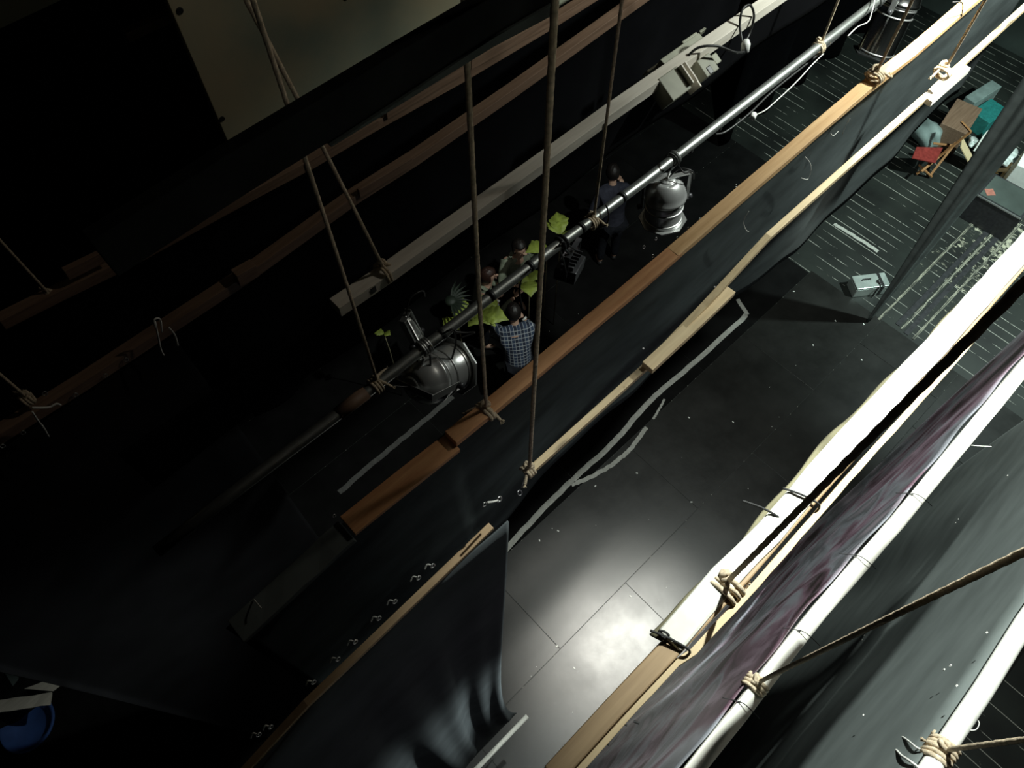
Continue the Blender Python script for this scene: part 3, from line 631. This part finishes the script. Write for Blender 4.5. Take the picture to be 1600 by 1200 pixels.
# hem of canvas hanging under it
xa = P(1150, 860, D3).x
hem = cloth('canvas_hem', P(1040, 1005, D3).x, P(1520, 470, D3).x, lambda x: zline(pg)(x) - .01, lambda x: zline(pg)(x) - 0.035, lambda x, t: yline(pg)(x) + 0.018 + (0.022 + 0.005 * sin(x * 9) + 0.003 * sin(x * 31)) * t, M_olive, bg, nx=150, nz=8)
hem['label'] = 'raw olive canvas edge hanging below the wrap'
rope(1137, 912, P(1137, 912, D3), 'dark rope rising close to the camera from the white canvas batten', r=0.0045, top=9.35, seed=13, hw=0.05, hh=0.034, loops=3, ends=((.7, -.8), (.4, -.9)), tail=0.035)
for px, py in ((1042, 1002), (1183, 800), (1245, 780)):
    c = P(px, py, D3) + Vector((0, 0, .02)); string(bg, [c + Vector((-.012, .03, 0)), c + Vector((0, .0, .004)), c + Vector((.01, -.03, 0)), c + Vector((.012, -.038, -.015))], 0.0022, M_blackstring)
c = P(1042, 1002, D3) + Vector((0, 0.01, .018)); bm = bmesh.new()
for q in range(4):
    u, w = frame(Vector((random.uniform(-1, 1), random.uniform(-1, 1), random.uniform(-1, 1)))); tube(bm, [c + (u * cos(a) + w * sin(a)) * 0.008 for a in [i * pi / 5 for i in range(11)]], 0.002, 6, False)
link('tie_knot', bm, M_blackstring, bg, smooth=True)
for px, py in ((1003, 1041), (990, 1127), (971, 1130), (943, 1160), (1048, 1042)):
    c = P(px, py, D3); bm = bmesh.new(); tube(bm, [c, c + Vector((.004, -.008, .002))], 0.0018, 6); link('tack', bm, M_ring, bg)
bm = bmesh.new(); bar(bm, [p + Vector((0, (-0.0225 if p.x < wp[0].x else -0.030), -0.004)) for p in subdiv(pg, .03)], 0.012, 0.02, 0.0006); link('side_strip', bm, M_pine, bg, bevel=0.001)

# --- batten with the painted drop
D4 = 2.3; Y4 = -0.265
pn = [P(px, py, D4) for px, py in ((1078, 1212), (1190, 1070), (1280, 955), (1400, 818), (1500, 695), (1600, 575))]; pn.append(pn[-1] + Vector((.7, 0, .0)))
bm = bmesh.new(); bar(bm, subdiv(pn, .1), 0.046, 0.025, 0.0015); bn = link('pale_batten', bm, M_whitewood, bevel=0.003)
tag(bn, 'pale batten with black string ties, carrying the violet painted backdrop', 'batten', GB)
fn = zline(pn)
pdrop = cloth('painted_backdrop', pn[0].x - .8, pn[-1].x, lambda x: fn(x) + 0.006, 0.6, lambda x, t: yline(pn)(x) + 0.032 + 0.003 * sin(x * 21) + 0.02 * t * 8 * sin(x * 7 + 3 * t) * math.exp(-t * 3) * 0.5, M_painted, nx=200, nz=90)
tag(pdrop, 'glossy violet and grey painted backdrop hanging from the pale batten', 'backdrop')
for px, py in ((1154, 1096), (1248, 985), (1336, 868), (1424, 772)):
    c = P(px, py, D4 - .01); bm = bmesh.new(); ringm(bm, c, 0.0055, 0.0022, Vector((.3, 1, .5))); link('eyelet', bm, M_ring, pdrop, smooth=True)
    string(pdrop, [c + Vector((-.02, .035, -.02)), c + Vector((0, -.004, .01)), c + Vector((.002, -.03, .02)), c + Vector((.004, -.066, .012))], 0.0013, M_blackstring)
string(bn, [P(1510, 695, D4), P(1530, 697, D4), P(1549, 698, D4)], 0.002, M_string)
rope(1183, 1068, P(1183, 1068, D4), 'rope stretching from the pale batten to the right picture edge', r=0.0062, seed=14, hw=0.05, hh=0.03, ends=((.5, -.9),), loops=3, tail=0.03)

# --- near white pipe with faded black drop
Y5 = -0.65
pq = [PY(px, py, Y5) for px, py in ((1440, 1222), (1473, 1172), (1535, 1080), (1600, 975))]; pq.append(pq[-1] + Vector((.8, 0, 0))); pq.insert(0, pq[0] - Vector((.6, 0, 0)))
bm = bmesh.new(); tube(bm, pq, 0.0245, 22); bp = link('white_pipe', bm, M_whitepipe, smooth=True); tag(bp, 'white painted pipe crossing the bottom right corner', 'pipe', GB)
fp = zline(pq)
def y5(x, t): return Y5 + 0.03 + 0.035 * t * sin(3.2 * x - 6.0 * t) + 0.02 * t * sin(9 * x - 9 * t) + 0.05 * (sin(2.1 * x + 5 * t)) * t
drop5 = cloth('black_drop', pq[0].x - 1.6, pq[-1].x + 1.2, lambda x: fp(x) + 0.0, 0.8, y5, M_faded, nx=160, nz=70)
tag(drop5, 'faded black drop with lit creases, hanging from the white pipe at lower right', 'curtain', 'black drops')
rope(1471, 1172, Y5, 'rope coiled round the white pipe at the bottom right corner', r=0.0065, seed=15, hw=0.05, hh=0.05, ends=((-.4, .9),), loops=5, tail=0.03)
string(bp, [PY(1408, 1150, Y5 + .03), PY(1420, 1158, Y5 + .04), PY(1432, 1168, Y5 + .04), PY(1445, 1174, Y5 + .03)], 0.0028, M_string)
string(bp, [PY(1400, 1171, Y5 + .03), PY(1408, 1180, Y5 + .04), PY(1420, 1188, Y5 + .04), PY(1436, 1200, Y5 + .03)], 0.0035, M_string)
string(bp, [PY(1514, 1141, Y5 - .02), PY(1525, 1140, Y5 - .03), PY(1530, 1130, Y5 - .03), PY(1525, 1122, Y5 - .03)], 0.0012, M_string)
bm = bmesh.new()
for px, py in ((1475, 1046), (1485, 1040), (1350, 993), (1542, 988), (1497, 811), (1493, 817), (1349, 1117), (1495, 1071), (1347, 1000), (1574, 743)):
    c = PY(px, py, Y5 + 0.075); bx(bm, c, 0.006, 0.003, 0.005, Matrix.Rotation(px, 3, 'Y'))
link('lint', bm, M_string, drop5)

# ---------------------------------------------------------------- tall thin drape standing on the stage at right
fo_ = FL(1356, 502)
bm = bmesh.new(); rings = []
for i in range(60):
    z = 0.0 + 8.0 * i / 59; w = 0.06 + 0.55 * min(1, z / 5) ** 0.85; ring = []
    for k in range(26):
        a = 2 * pi * k / 26; q = 1 + 0.22 * cos(5 * a + z * 0.5)
        ring.append(bm.verts.new((fo_.x + w / 2 * 1.0 * cos(a) * q, fo_.y + w / 2 * .6 * sin(a) * q, z + 0.005)))
    rings.append(ring)
for a, c in zip(rings, rings[1:]):
    for k in range(26): bm.faces.new((a[k], a[(k + 1) % 26], c[(k + 1) % 26], c[k]))
bm.faces.new(rings[0]); bm.faces.new(rings[-1])
tag(link('gathered_drape', bm, M_faded, smooth=True), 'narrow gathered grey-black drape hanging down to the floor beside the metal toolbox', 'curtain')

# ---------------------------------------------------------------- toolbox
c = FL(1352, 452); c.z = 0; e = empty('metal_toolbox', c); tag(e, 'small grey metal toolbox with a dark handle on the stage planks', 'toolbox')
ang = math.atan2((FL(1380, 441) - FL(1330, 447)).y, (FL(1380, 441) - FL(1330, 447)).x); R3 = Matrix.Rotation(ang, 3, 'Z')
bm = bmesh.new(); bx(bm, c + Vector((0, 0, 0.09)), 0.50, 0.24, 0.17, R3); link('body', bm, M_steelbox, e, bevel=0.01)
bm = bmesh.new(); bx(bm, c + Vector((0, 0, 0.195)), 0.50, 0.24, 0.03, R3); link('lid', bm, M_steelbox, e, bevel=0.01)
bm = bmesh.new(); tube(bm, smoothpath([c + R3 @ Vector(q) for q in ((-.13, .02, .21), (-.12, .02, .235), (-.02, .02, .235), (-.01, .02, .21))], 5), 0.009, 8); link('handle', bm, M_rubber, e, smooth=True)
bm = bmesh.new(); bx(bm, c + R3 @ Vector((.14, 0, .105)), 0.045, 0.25, 0.215, R3); o = link('strap', bm, M_rubber, e, bevel=0.004)
bm = bmesh.new(); tube(bm, smoothpath([c + R3 @ Vector(q) for q in ((.14, .0, .22), (.08, -.03, .23), (.10, -.1, .22), (.05, -.14, .15), (.04, -.15, .02))], 6), 0.012, 8); link('strap_tail', bm, M_rubber, e, smooth=True)

# ---------------------------------------------------------------- right wing: chair, boxes, case
def boxthing(name, px, py, sx, sy, sz, rot, mat, label, cat, z=0, bev=0.01):
    c = P(px, py, CAMZ - z - sz / 2); bm = bmesh.new(); bx(bm, (0, 0, sz / 2), sx, sy, sz, Matrix.Rotation(rot, 3, 'Z')); o = link(name, bm, mat, bevel=bev)
    o.location = (c.x, c.y, z); return tag(o, label, cat)
# overturned wooden folding chair with a red seat
cc = FL(1470, 245); e = empty('folding_chair', cc); tag(e, 'wooden folding chair with a red seat standing among the clutter', 'chair')
def fl3(px, py, z): return P(px, py, CAMZ - z)
def leg(nm, a, c_, w=0.035, mat=M_chairwood):
    bm = bmesh.new(); bar(bm, [a, c_], w, 0.022); return link(nm, bm, mat, e, bevel=0.003)
leg('leg', fl3(1432, 272, .04), fl3(1517, 206, .86)); leg('leg', fl3(1452, 276, .04), fl3(1494, 222, .48))
leg('leg', fl3(1440, 268, .3), fl3(1490, 226, .46)); leg('leg', fl3(1458, 224, .45), fl3(1492, 228, .5))
leg('cross_rail', fl3(1436, 258, .25), fl3(1456, 276, .05)); leg('back_rail', fl3(1502, 190, .85), fl3(1517, 206, .86))
A, B_, C_, D_ = fl3(1425, 246, .45), fl3(1432, 229, .47), fl3(1474, 230, .47), fl3(1462, 254, .45)
bm = bmesh.new(); bot = [bm.verts.new(q - Vector((0, 0, .03))) for q in (A, B_, C_, D_)]; top = [bm.verts.new(q) for q in (A, B_, C_, D_)]
bm.faces.new(bot); bm.faces.new(top)
for k in range(4): bm.faces.new((bot[k], bot[(k + 1) % 4], top[(k + 1) % 4], top[k]))
o = link('seat', bm, M_red, e, bevel=0.01); o['label'] = 'dark red seat'
boxthing('low_table', 1492, 198, 0.72, 0.42, 0.45, radians(10), M_brown, 'low dark brown wooden table behind the folding chair', 'table')
# pale plank
bm = bmesh.new(); A = fl3(1502, 222, .45); B_ = fl3(1524, 264, .02); bar(bm, [A, B_], 0.26, 0.02); tag(link('leaning_plank', bm, M_pine, bevel=0.003), 'pale yellow plywood strip leaning beside the folding chair', 'plank')
bm = bmesh.new(); A = fl3(1530, 240, .12); B_ = fl3(1552, 208, .2); bar(bm, subdiv([A, B_], .1), 0.2, 0.012, 0.008); tag(link('paper_sheet', bm, M_paper), 'bright white sheet of card between the plywood strip and grey drape', 'paper')
boxthing('teal_crate', 1540, 184, 0.52, 0.36, 0.30, radians(-8), M_teal, 'teal plastic crate near the right wall', 'crate')
boxthing('grey_box', 1527, 158, 0.70, 0.2, 0.40, radians(-8), M_greybag, 'flat grey-green box standing behind the teal crate', 'box')
def sack(px, py, sx, sy, sz, mat, label, cat='bag', nm='cloth_sack', rz=0.0, amp=.12, sd=0):
    c = P(px, py, CAMZ - sz / 2); bm = bmesh.new(); rnd = random.Random(sd); bmesh.ops.create_uvsphere(bm, u_segments=24, v_segments=14, radius=0.5)
    for v_ in bm.verts:
        q = v_.co; m = 1 + amp * sin(7 * q.x + 5 * q.z + sd) + amp * .7 * cos(11 * q.y - 6 * q.z + sd * 2)
        v_.co = Vector((q.x * sx * m, q.y * sy * m, max(-0.42, q.z) * sz * m + sz * .42))
    bmesh.ops.rotate(bm, verts=bm.verts, cent=(0, 0, 0), matrix=Matrix.Rotation(rz, 3, 'Z'))
    mn = min(v_.co.z for v_ in bm.verts)
    for v_ in bm.verts: v_.co.z -= mn
    o = link(nm, bm, mat, smooth=True); o.location = (c.x, c.y, 0.001); return tag(o, label, cat)
sack(1449, 206, 0.62, 0.42, 0.42, M_greybag, 'grey-green bag slumped behind the red seat', rz=radians(60), sd=1)
boxthing('black_case', 1560, 324, 0.60, 0.72, 0.5, radians(3), M_blackmetal, 'large black flight case at the right picture edge', 'case')
cs = bpy.data.objects['black_case']
for nm, off, sz_, mt in (('lid_panel', (0, 0, .503), (0.52, 0.64, 0.01), M_wall), ('case_label', (-0.14, .22, .511), (0.13, 0.13, 0.004), M_pink), ('edge_trim', (-.30, 0, .5), (0.02, .72, .02), M_alu)):
    bm = bmesh.new(); bx(bm, cs.location + Vector(off), *sz_, Matrix.Rotation(radians(48 if nm == 'case_label' else 3), 3, 'Z')); o = link(nm, bm, mt, cs)
    if nm == 'case_label': o['label'] = 'faded red diamond label'
boxthing('white_box', 1606, 284, 0.5, 0.6, 0.75, radians(10), M_paper, 'white box blown out by the light at the right edge', 'box')
boxthing('card_box', 1536, 280, 0.34, 0.22, 0.22, radians(-5), M_pine, 'small pale cardboard box with dark slots behind the black case', 'box')
cs = bpy.data.objects['card_box']
for k in (-1, 1):
    bm = bmesh.new(); bx(bm, cs.location + Vector((.1 * k, 0, .221)), 0.03, 0.26, 0.004); link('slot', bm, M_rubber, cs)
bm = bmesh.new(); bar(bm, [fl3(1550, 266, .3), fl3(1574, 265, .3)], 0.06, 0.03); pr = tag(link('pale_rail', bm, M_pine, bevel=0.003), 'short pale rail standing between the film heap and the black case', 'rail')
for px, py in ((1551, 266), (1573, 265)):
    bm = bmesh.new(); bx(bm, fl3(px, py, .145), 0.04, 0.04, 0.285); link('post', bm, M_pine, pr)
sack(1572, 246, .36, .3, .18, M_film, 'heap of clear crumpled film beside the white box', 'plastic film', 'plastic_film', sd=4, amp=.25)
sack(1522, 222, .2, .2, .1, M_film, 'second heap of crumpled film behind the white card', 'plastic film', 'plastic_film', sd=6, amp=.25)
sack(1545, 246, .22, .2, .1, M_greybag, 'small dark rag at the foot of the gathered drape', 'rag', 'cloth_rag', sd=9, amp=.2)
# dark drape over the wing entrance, upper right
tag(cloth('wing_drape', 9.0, 14.5, 7.5, 0.02, lambda x, t: 4.6 + .12 * sin(x * 6), M_velvet, nx=120, nz=6), 'dark drape closing the wing behind the clutter', 'curtain', 'black drops')

# ---------------------------------------------------------------- pale fittings below the square batten, top
e = empty('flood_fixture', PY(1065, 95, 1.8)); tag(e, 'pale grey boxy floodlight fixture hung behind the square batten near the top', 'stage light')
def fx(nm, px, py, Y, sx, sy, sz, mt, rx=0.0, bev=.004):
    bm = bmesh.new(); bx(bm, PY(px, py, Y), sx, sy, sz, Matrix.Rotation(radians(rx), 3, 'X')); return link(nm, bm, mt, e, bevel=bev)
M_fix = flat('aged_pale_enamel', (0.26, 0.26, 0.20), 0.6, 0, 0.2, 9)
fx('housing', 1062, 98, 1.82, .30, .10, .15, M_fix, 20); fx('lamp_box', 1046, 138, 1.60, .13, .12, .10, M_fix, 30); fx('top_plate', 1074, 66, 1.95, .12, .015, .07, M_fix, 15)
fx('side_box', 1096, 110, 1.60, .09, .09, .11, M_fix, 30); fx('end_flap', 1116, 94, 1.60, .04, .05, .035, M_fix, 30); fx('end_flap', 1017, 109, 1.9, .09, .012, .05, M_fix, 30); fx('end_flap', 1096, 50, 1.95, .05, .015, .035, M_fix, 15)
for px, py in ((1072, 118), (1078, 128), (1066, 122)): fx('fin', px, py, 1.585, .008, .10, .09, M_grey, 30, .001)
fx('knob', 1106, 112, 1.56, .03, .04, .04, M_rubber, 30)
bm = bmesh.new(); tube(bm, smoothpath([PY(1090, 92, 1.72), PY(1090, 84, 1.66), PY(1094, 80, 1.64), PY(1098, 90, 1.7)], 6), .005, 8); link('hook', bm, M_blackmetal, e, smooth=True)

# ---------------------------------------------------------------- dim pile, bottom left corner
def lowthing(px, py, D): return P(px, py, D)
q = P(35, 1130, 8.75); bm = bmesh.new(); lathe(bm, [(0.0, .02), (.20, .02), (.27, .16), (.29, .17), (.27, .18), (.24, .15), (.18, .05), (0.0, .045)], Matrix.Translation((0, 0, 0)), 40)
o = link('blue_basin', bm, M_blue, smooth=True); o.location = (q.x, q.y, 0); tag(o, 'dim blue round basin in the bottom left corner', 'basin')
q2 = P(45, 1100, 8.6); bm = bmesh.new(); bar(bm, subdiv([P(-30, 1108, 8.46), P(80, 1092, 8.46)], .08), .12, .02, .006); tag(link('folded_towel', bm, M_grey), 'pale folded cloth lying behind the blue basin', 'cloth')
for pix, D, mt, nm, lab in ((((2, 1042), (30, 1050), (28, 1062), (20, 1072)), 8.472, M_greybag, 'teal_card', 'small teal-grey card at the left edge above the blue basin'), (((38, 1076), (70, 1064), (95, 1071), (83, 1080)), 8.472, M_grey, 'folded_paper', 'pale folded paper above the blue basin')):
    bm = bmesh.new(); vs = [bm.verts.new(P(a, b_, D)) for a, b_ in pix]; vb = [bm.verts.new(P(a, b_, D) - Vector((0, 0, .006))) for a, b_ in pix]; bm.faces.new(vs); bm.faces.new(vb)
    for k in range(4): bm.faces.new((vs[k], vs[(k + 1) % 4], vb[(k + 1) % 4], vb[k]))
    tag(link(nm, bm, mt), lab, 'paper')
q = P(45, 1095, 8.7); bm = bmesh.new(); bx(bm, (q.x - .35, q.y + .32, .27), 1.3, .62, .5); tag(link('storage_chest', bm, M_blackpaint, bevel=.01), 'black storage chest in the dark bottom left corner behind the basin', 'chest')

# ---------------------------------------------------------------- people
def skinmesh(joints, edges, sub=2):
    """joints [(pos, rx, ry)], returns an evaluated mesh grown with the Skin modifier"""
    me = bpy.data.meshes.new('tmp'); me.from_pydata([j[0] for j in joints], edges, []); o = bpy.data.objects.new('tmp', me); COL.objects.link(o)
    m = o.modifiers.new('skin', 'SKIN'); m.use_smooth_shade = True
    o.modifiers.new('sub', 'SUBSURF').levels = sub
    for i, v_ in enumerate(me.skin_vertices[0].data):
        v_.radius = (joints[i][1], joints[i][2]); v_.use_root = (i == 0)
    dg = bpy.context.evaluated_depsgraph_get(); dg.update(); r = bpy.data.meshes.new_from_object(o.evaluated_get(dg))
    bpy.data.objects.remove(o); return r
def chain_obj(name, parts, mat, parent, extra=None):
    bm = bmesh.new()
    for joints, edges, sub in parts: 
        me = skinmesh(joints, edges, sub); bm.from_mesh(me); bpy.data.meshes.remove(me)
    if extra: extra(bm)
    me = bpy.data.meshes.new(name); bm.to_mesh(me); bm.free()
    for p in me.polygons: p.use_smooth = True
    me.materials.append(mat); o = bpy.data.objects.new(name, me); COL.objects.link(o); o.parent = parent; return o
def ell(bm, c, rx, ry, rz, seg=16):
    r = bmesh.ops.create_uvsphere(bm, u_segments=seg, v_segments=seg // 2 + 2, radius=1.0); 
    for v_ in r['verts']: v_.co = Vector(c) + Vector((v_.co.x * rx, v_.co.y * ry, v_.co.z * rz))
V = Vector
def hand(w, d, s, side, curl=0.5):
    """palm and five fingers from wrist w, pointing d; side is the thumb direction"""
    d = d.normalized(); side = (side - d * side.dot(d)).normalized(); nrm = d.cross(side); parts = []
    palm = [(w, .024, .018), (w + d * .045, .036, .014), (w + d * .085, .037, .012)]
    parts.append((palm, [(0, 1), (1, 2)], 2))
    for k, ln in enumerate((.070, .080, .074, .058)):
        b0 = w + d * .078 + side * (.028 - .0185 * k); q = b0; js = [(b0, .009, .009)]; dd = d.copy()
        for seg in (.45, .32, .23):
            dd = (dd - nrm * curl * s * .6).normalized(); q = q + dd * ln * seg; js.append((q, .0085, .0085))
        parts.append((js, [(0, 1), (1, 2), (2, 3)], 1))
    b0 = w + d * .025 + side * .025; js = [(b0, .012, .012), (b0 + (d * .5 + side) * .028, .0105, .0105), (b0 + (d * 1.1 + side * 1.1) * .040, .009, .009)]
    parts.append((js, [(0, 1), (1, 2)], 1)); return parts
def person(px, py, headz, face, label, shirt, hair, hands, lean=0.12, sc=1.0, cuff=None):
    """px, py: the head in the picture; face: heading in degrees; hands: wrist points in local metres"""
    hp = P(px, py, CAMZ - headz); R = Matrix.Rotation(radians(face), 3, 'Z'); L = V((0, lean, 0))
    e = empty('person', V((hp.x, hp.y, 0)) - (R @ V((0, lean * 1.35, 0)))); e.rotation_euler = (0, 0, radians(face)); tag(e, label, 'person', 'people on the stage')
    H = headz
    pel = V((0, 0, .53 * H / .93)); ch = V((0, lean * .7, .76 * H / .93 * 1.0)); nk = V((0, lean, .865 * H / .93)); hd = V((0, lean * 1.35, H))
    pel.z = H * .58; ch.z = H * .80; nk.z = H * .885
    sh = [V((-.185, lean * .8, H * .855)), V((.185, lean * .8, H * .855))]; hip = [V((-.09, 0, H * .54)), V((.09, 0, H * .54))]
    kn = [V((-.10, .03, H * .30)), V((.11, .03, H * .30))]; an = [V((-.11, -.02, .08)), V((.12, .02, .08))]; toe = [V((-.12, .13, .04)), V((.14, .17, .04))]
    el = []; wr = []
    for s in (0, 1):
        w = V(hands[s]); wr.append(w); m = (sh[s] + w) / 2; ln = (w - sh[s]).length; sag = math.sqrt(max(0.0, .28 ** 2 - (ln / 2) ** 2)); el.append(m + V(((-1, 1)[s] * .5, -.2, -.8)).normalized() * sag)
    J = [(pel, .15, .11), (V((0, lean * .3, H * .69)), .12, .085), (ch, .135, .085), (nk, .052, .055), (hd + V((0, -.005, -.06)), .062, .075), (hd + V((0, 0, .02)), .078, .095), (hd + V((0, -.01, .075)), .055, .065)]
    E = [(0, 1), (1, 2), (2, 3), (3, 4), (4, 5), (5, 6)]
    for s in (0, 1):
        i = len(J); J += [(sh[s], .062, .062), (el[s], .043, .043), (wr[s], .025, .023)]; E += [(2, i), (i, i + 1), (i + 1, i + 2)]
        i = len(J); J += [(hip[s], .088, .088), (kn[s], .058, .058), (an[s], .038, .038), (toe[s], .038, .03)]; E += [(0, i), (i, i + 1), (i + 1, i + 2), (i + 2, i + 3)]
    parts = [(J, E, 2)]
    for s in (0, 1): parts += hand(wr[s], (wr[s] - el[s]), 1, V(((1, -1)[s], 0, .3)), .45)
    def faceparts(bm):
        f = hd + V((0, .085, -.01)); ell(bm, f + V((0, .012, -.012)), .013, .022, .022, 10)
        for s in (-1, 1): ell(bm, hd + V((s * .078, -.002, -.01)), .01, .018, .03, 10); ell(bm, f + V((s * .031, -.004, .018)), .012, .008, .008, 10)
        ell(bm, f + V((0, .0, -.05)), .022, .01, .007, 10)
    chain_obj('body', parts, M_skin, e, faceparts)
    g = 1.13
    JS = [(pel - V((0, 0, .14)), .185, .145), (pel - V((0, 0, .06)), .185, .145), (V((0, lean * .3, H * .69)), .17, .135), (ch + V((0, -.03, .03)), .205, .175), (nk - V((0, .015, .03)), .10, .10)]; ES = [(0, 1), (1, 2), (2, 3), (3, 4)]
    for s in (0, 1):
        i = len(JS); JS += [(sh[s], .074, .074), (el[s], .056, .056), (el[s].lerp(wr[s], .86), .038, .038)]; ES += [(3, i), (i, i + 1), (i + 1, i + 2)]
    so = chain_obj('shirt', [(JS, ES, 2)], shirt, e)
    if cuff:
        for s in (0, 1):
            d = (wr[s] - el[s]).normalized(); c = el[s].lerp(wr[s], .88); bm = bmesh.new(); tube(bm, [c, c + d * .022], .036, 14); o = link('cuff', bm, cuff); o.parent = so
    JT = [(pel - V((0, 0, .0)), .155, .118)]; ET = []
    for s in (0, 1):
        i = len(JT); JT += [(hip[s], .102, .102), (kn[s], .074, .074), (an[s] + V((0, 0, .03)), .06, .06)]; ET += [(0, i), (i, i + 1), (i + 1, i + 2)]
    chain_obj('trousers', [(JT, ET, 2)], M_trouser, e)
    for s in (0, 1): chain_obj('shoe', [([(an[s] + V((0, -.05, -.035)), .04, .042), (an[s] + V((0, .03, -.03)), .044, .046), (toe[s] + V((0, .0, 0)), .042, .034)], [(0, 1), (1, 2)], 2)], M_shoe, e)
    bm = bmesh.new(); bmesh.ops.create_uvsphere(bm, u_segments=28, v_segments=18, radius=1.0)
    rnd = random.Random(int(px))
    bmesh.ops.delete(bm, geom=[v_ for v_ in bm.verts if (v_.co.y > .25 and v_.co.z < .35) or v_.co.z < -.75], context='VERTS')
    for v_ in bm.verts:
        m = 1 + rnd.uniform(-.03, .05); v_.co = hd + V((v_.co.x * .092 * m, v_.co.y * .112 * m - .012, v_.co.z * .118 * m + .008))
    me = bpy.data.meshes.new('hair'); bm.to_mesh(me); bm.free()
    for p in me.polygons: p.use_smooth = True
    me.materials.append(hair); o = bpy.data.objects.new('hair', me); COL.objects.link(o); o.parent = e; md = o.modifiers.new('s', 'SOLIDIFY'); md.thickness = .012
    return e
fdir = math.degrees(math.atan2(FW.y, FW.x)) - 90     # facing away from the camera
person(802, 486, 1.52, fdir + 14, 'person in a blue and white plaid shirt reaching out with one arm', M_plaid, M_hair, [(-.12, .62, 1.38), (.16, .42, 1.15)], lean=.22, cuff=M_paper)
person(812, 388, 1.50, fdir - 150, 'dark-haired person in a pale green top facing the plaid shirt', M_palecloth, M_hair, [(-.2, .38, 1.2), (.22, .42, 1.2)], lean=.1)
person(764, 430, 1.50, fdir - 80, 'brown-haired person in a pale green top left of the plaid shirt', M_palecloth, M_brownhair, [(-.2, .3, 1.0), (.2, .42, 1.25)], lean=.1)
person(957, 268, 1.58, fdir + 15, 'dim person in dark clothes standing left of the downward lantern', M_navy, M_hair, [(-.25, .15, .9), (.24, .36, 1.2)], lean=.2)

# ---------------------------------------------------------------- leaves carried among the people
def leafmesh(bm, c, d, nrm, L, Wd, lob=5):
    d = d.normalized(); s = nrm.cross(d).normalized(); n = 22; top = []
    rows = []
    for i in range(n + 1):
        t_ = i / n; w = Wd * sin(pi * min(1, t_ * .97 + .03)) ** .8 * (1 + .22 * abs(sin(lob * pi * t_))) * (0.25 + .75 * min(1, 2.2 * (1 - t_)))
        zc = nrm * (0.06 * L * sin(pi * t_)); b_ = c + d * (L * t_) + zc
        rows.append((bm.verts.new(b_ - s * w + nrm * w * .35), bm.verts.new(b_), bm.verts.new(b_ + s * w + nrm * w * .35)))
    for a, q in zip(rows, rows[1:]):
        bm.faces.new((a[0], a[1], q[1], q[0])); bm.faces.new((a[1], a[2], q[2], q[1]))
GLF = 'big yellow-green leaf props'
def leafprop(px, py, D, leaves, label):
    c = P(px, py, D); e = empty('leaf_branch', c); tag(e, label, 'leaf prop', GLF)
    bm = bmesh.new(); tube(bm, [V((c.x + .03, c.y + .02, 0.012)), c + V((.02, .01, -.4)), c], [.008, .007, .005], 8); link('stem', bm, M_olive, e, smooth=True)
    for ax, ay, L, w in leaves:
        tgt = P(px + ax, py + ay, D - .02); d = tgt - c; bm = bmesh.new(); leafmesh(bm, c, d, V((random.uniform(-.2, .2), random.uniform(-.2, .2), 1)), L, w); link('leaf', bm, M_leaf, e, smooth=True, solid=.002)
leafprop(876, 366, 7.0, ((-8, -44, .34, .10), (10, 4, .2, .08), (-24, -20, .25, .08)), 'bright yellow-green leaf branch right of the thick rope')
leafprop(855, 385, 7.1, ((-20, 6, .3, .09), (-4, 22, .2, .08)), 'pale leaf branch half hidden behind the steel pipe at centre')
leafprop(827, 440, 7.2, ((3, 28, .24, .11), (-18, -6, .2, .07), (12, -12, .2, .07)), 'ragged leaf branch beside the plaid shoulder')
leafprop(716, 500, 7.2, ((-20, 18, .25, .10), (2, -38, .36, .10), (28, -8, .3, .09)), 'large yellow-green leaf branch above the sideways lantern')
leafprop(752, 490, 7.2, ((18, -22, .3, .10), (34, 8, .34, .10), (-16, 16, .25, .1), (26, 24, .26, .08)), 'broad dull leaf branch under the pipe left of the plaid shirt')
leafprop(600, 521, 7.4, ((-14, -2, .14, .05), (8, 2, .1, .04)), 'small grey-green leaf branch left of the small lantern')
c = P(704, 470, 6.95); e = empty('fern_frond', c); tag(e, 'black spiky frond against the large yellow-green leaf', 'leaf prop')
for k in range(11):
    a = radians(-75 + 15 * k); q = P(704 + 34 * cos(a), 470 + 34 * sin(a), 6.95); bm = bmesh.new(); leafmesh(bm, c, q - c, V((0, 0, 1)), (q - c).length, .016, 1); link('blade', bm, M_darkleaf, e, solid=.002)
bm = bmesh.new(); ell(bm, c, .07, .07, .04); tube(bm, [V((c.x, c.y, .012)), c], .01, 8); link('stalk', bm, M_darkleaf, e, smooth=True)
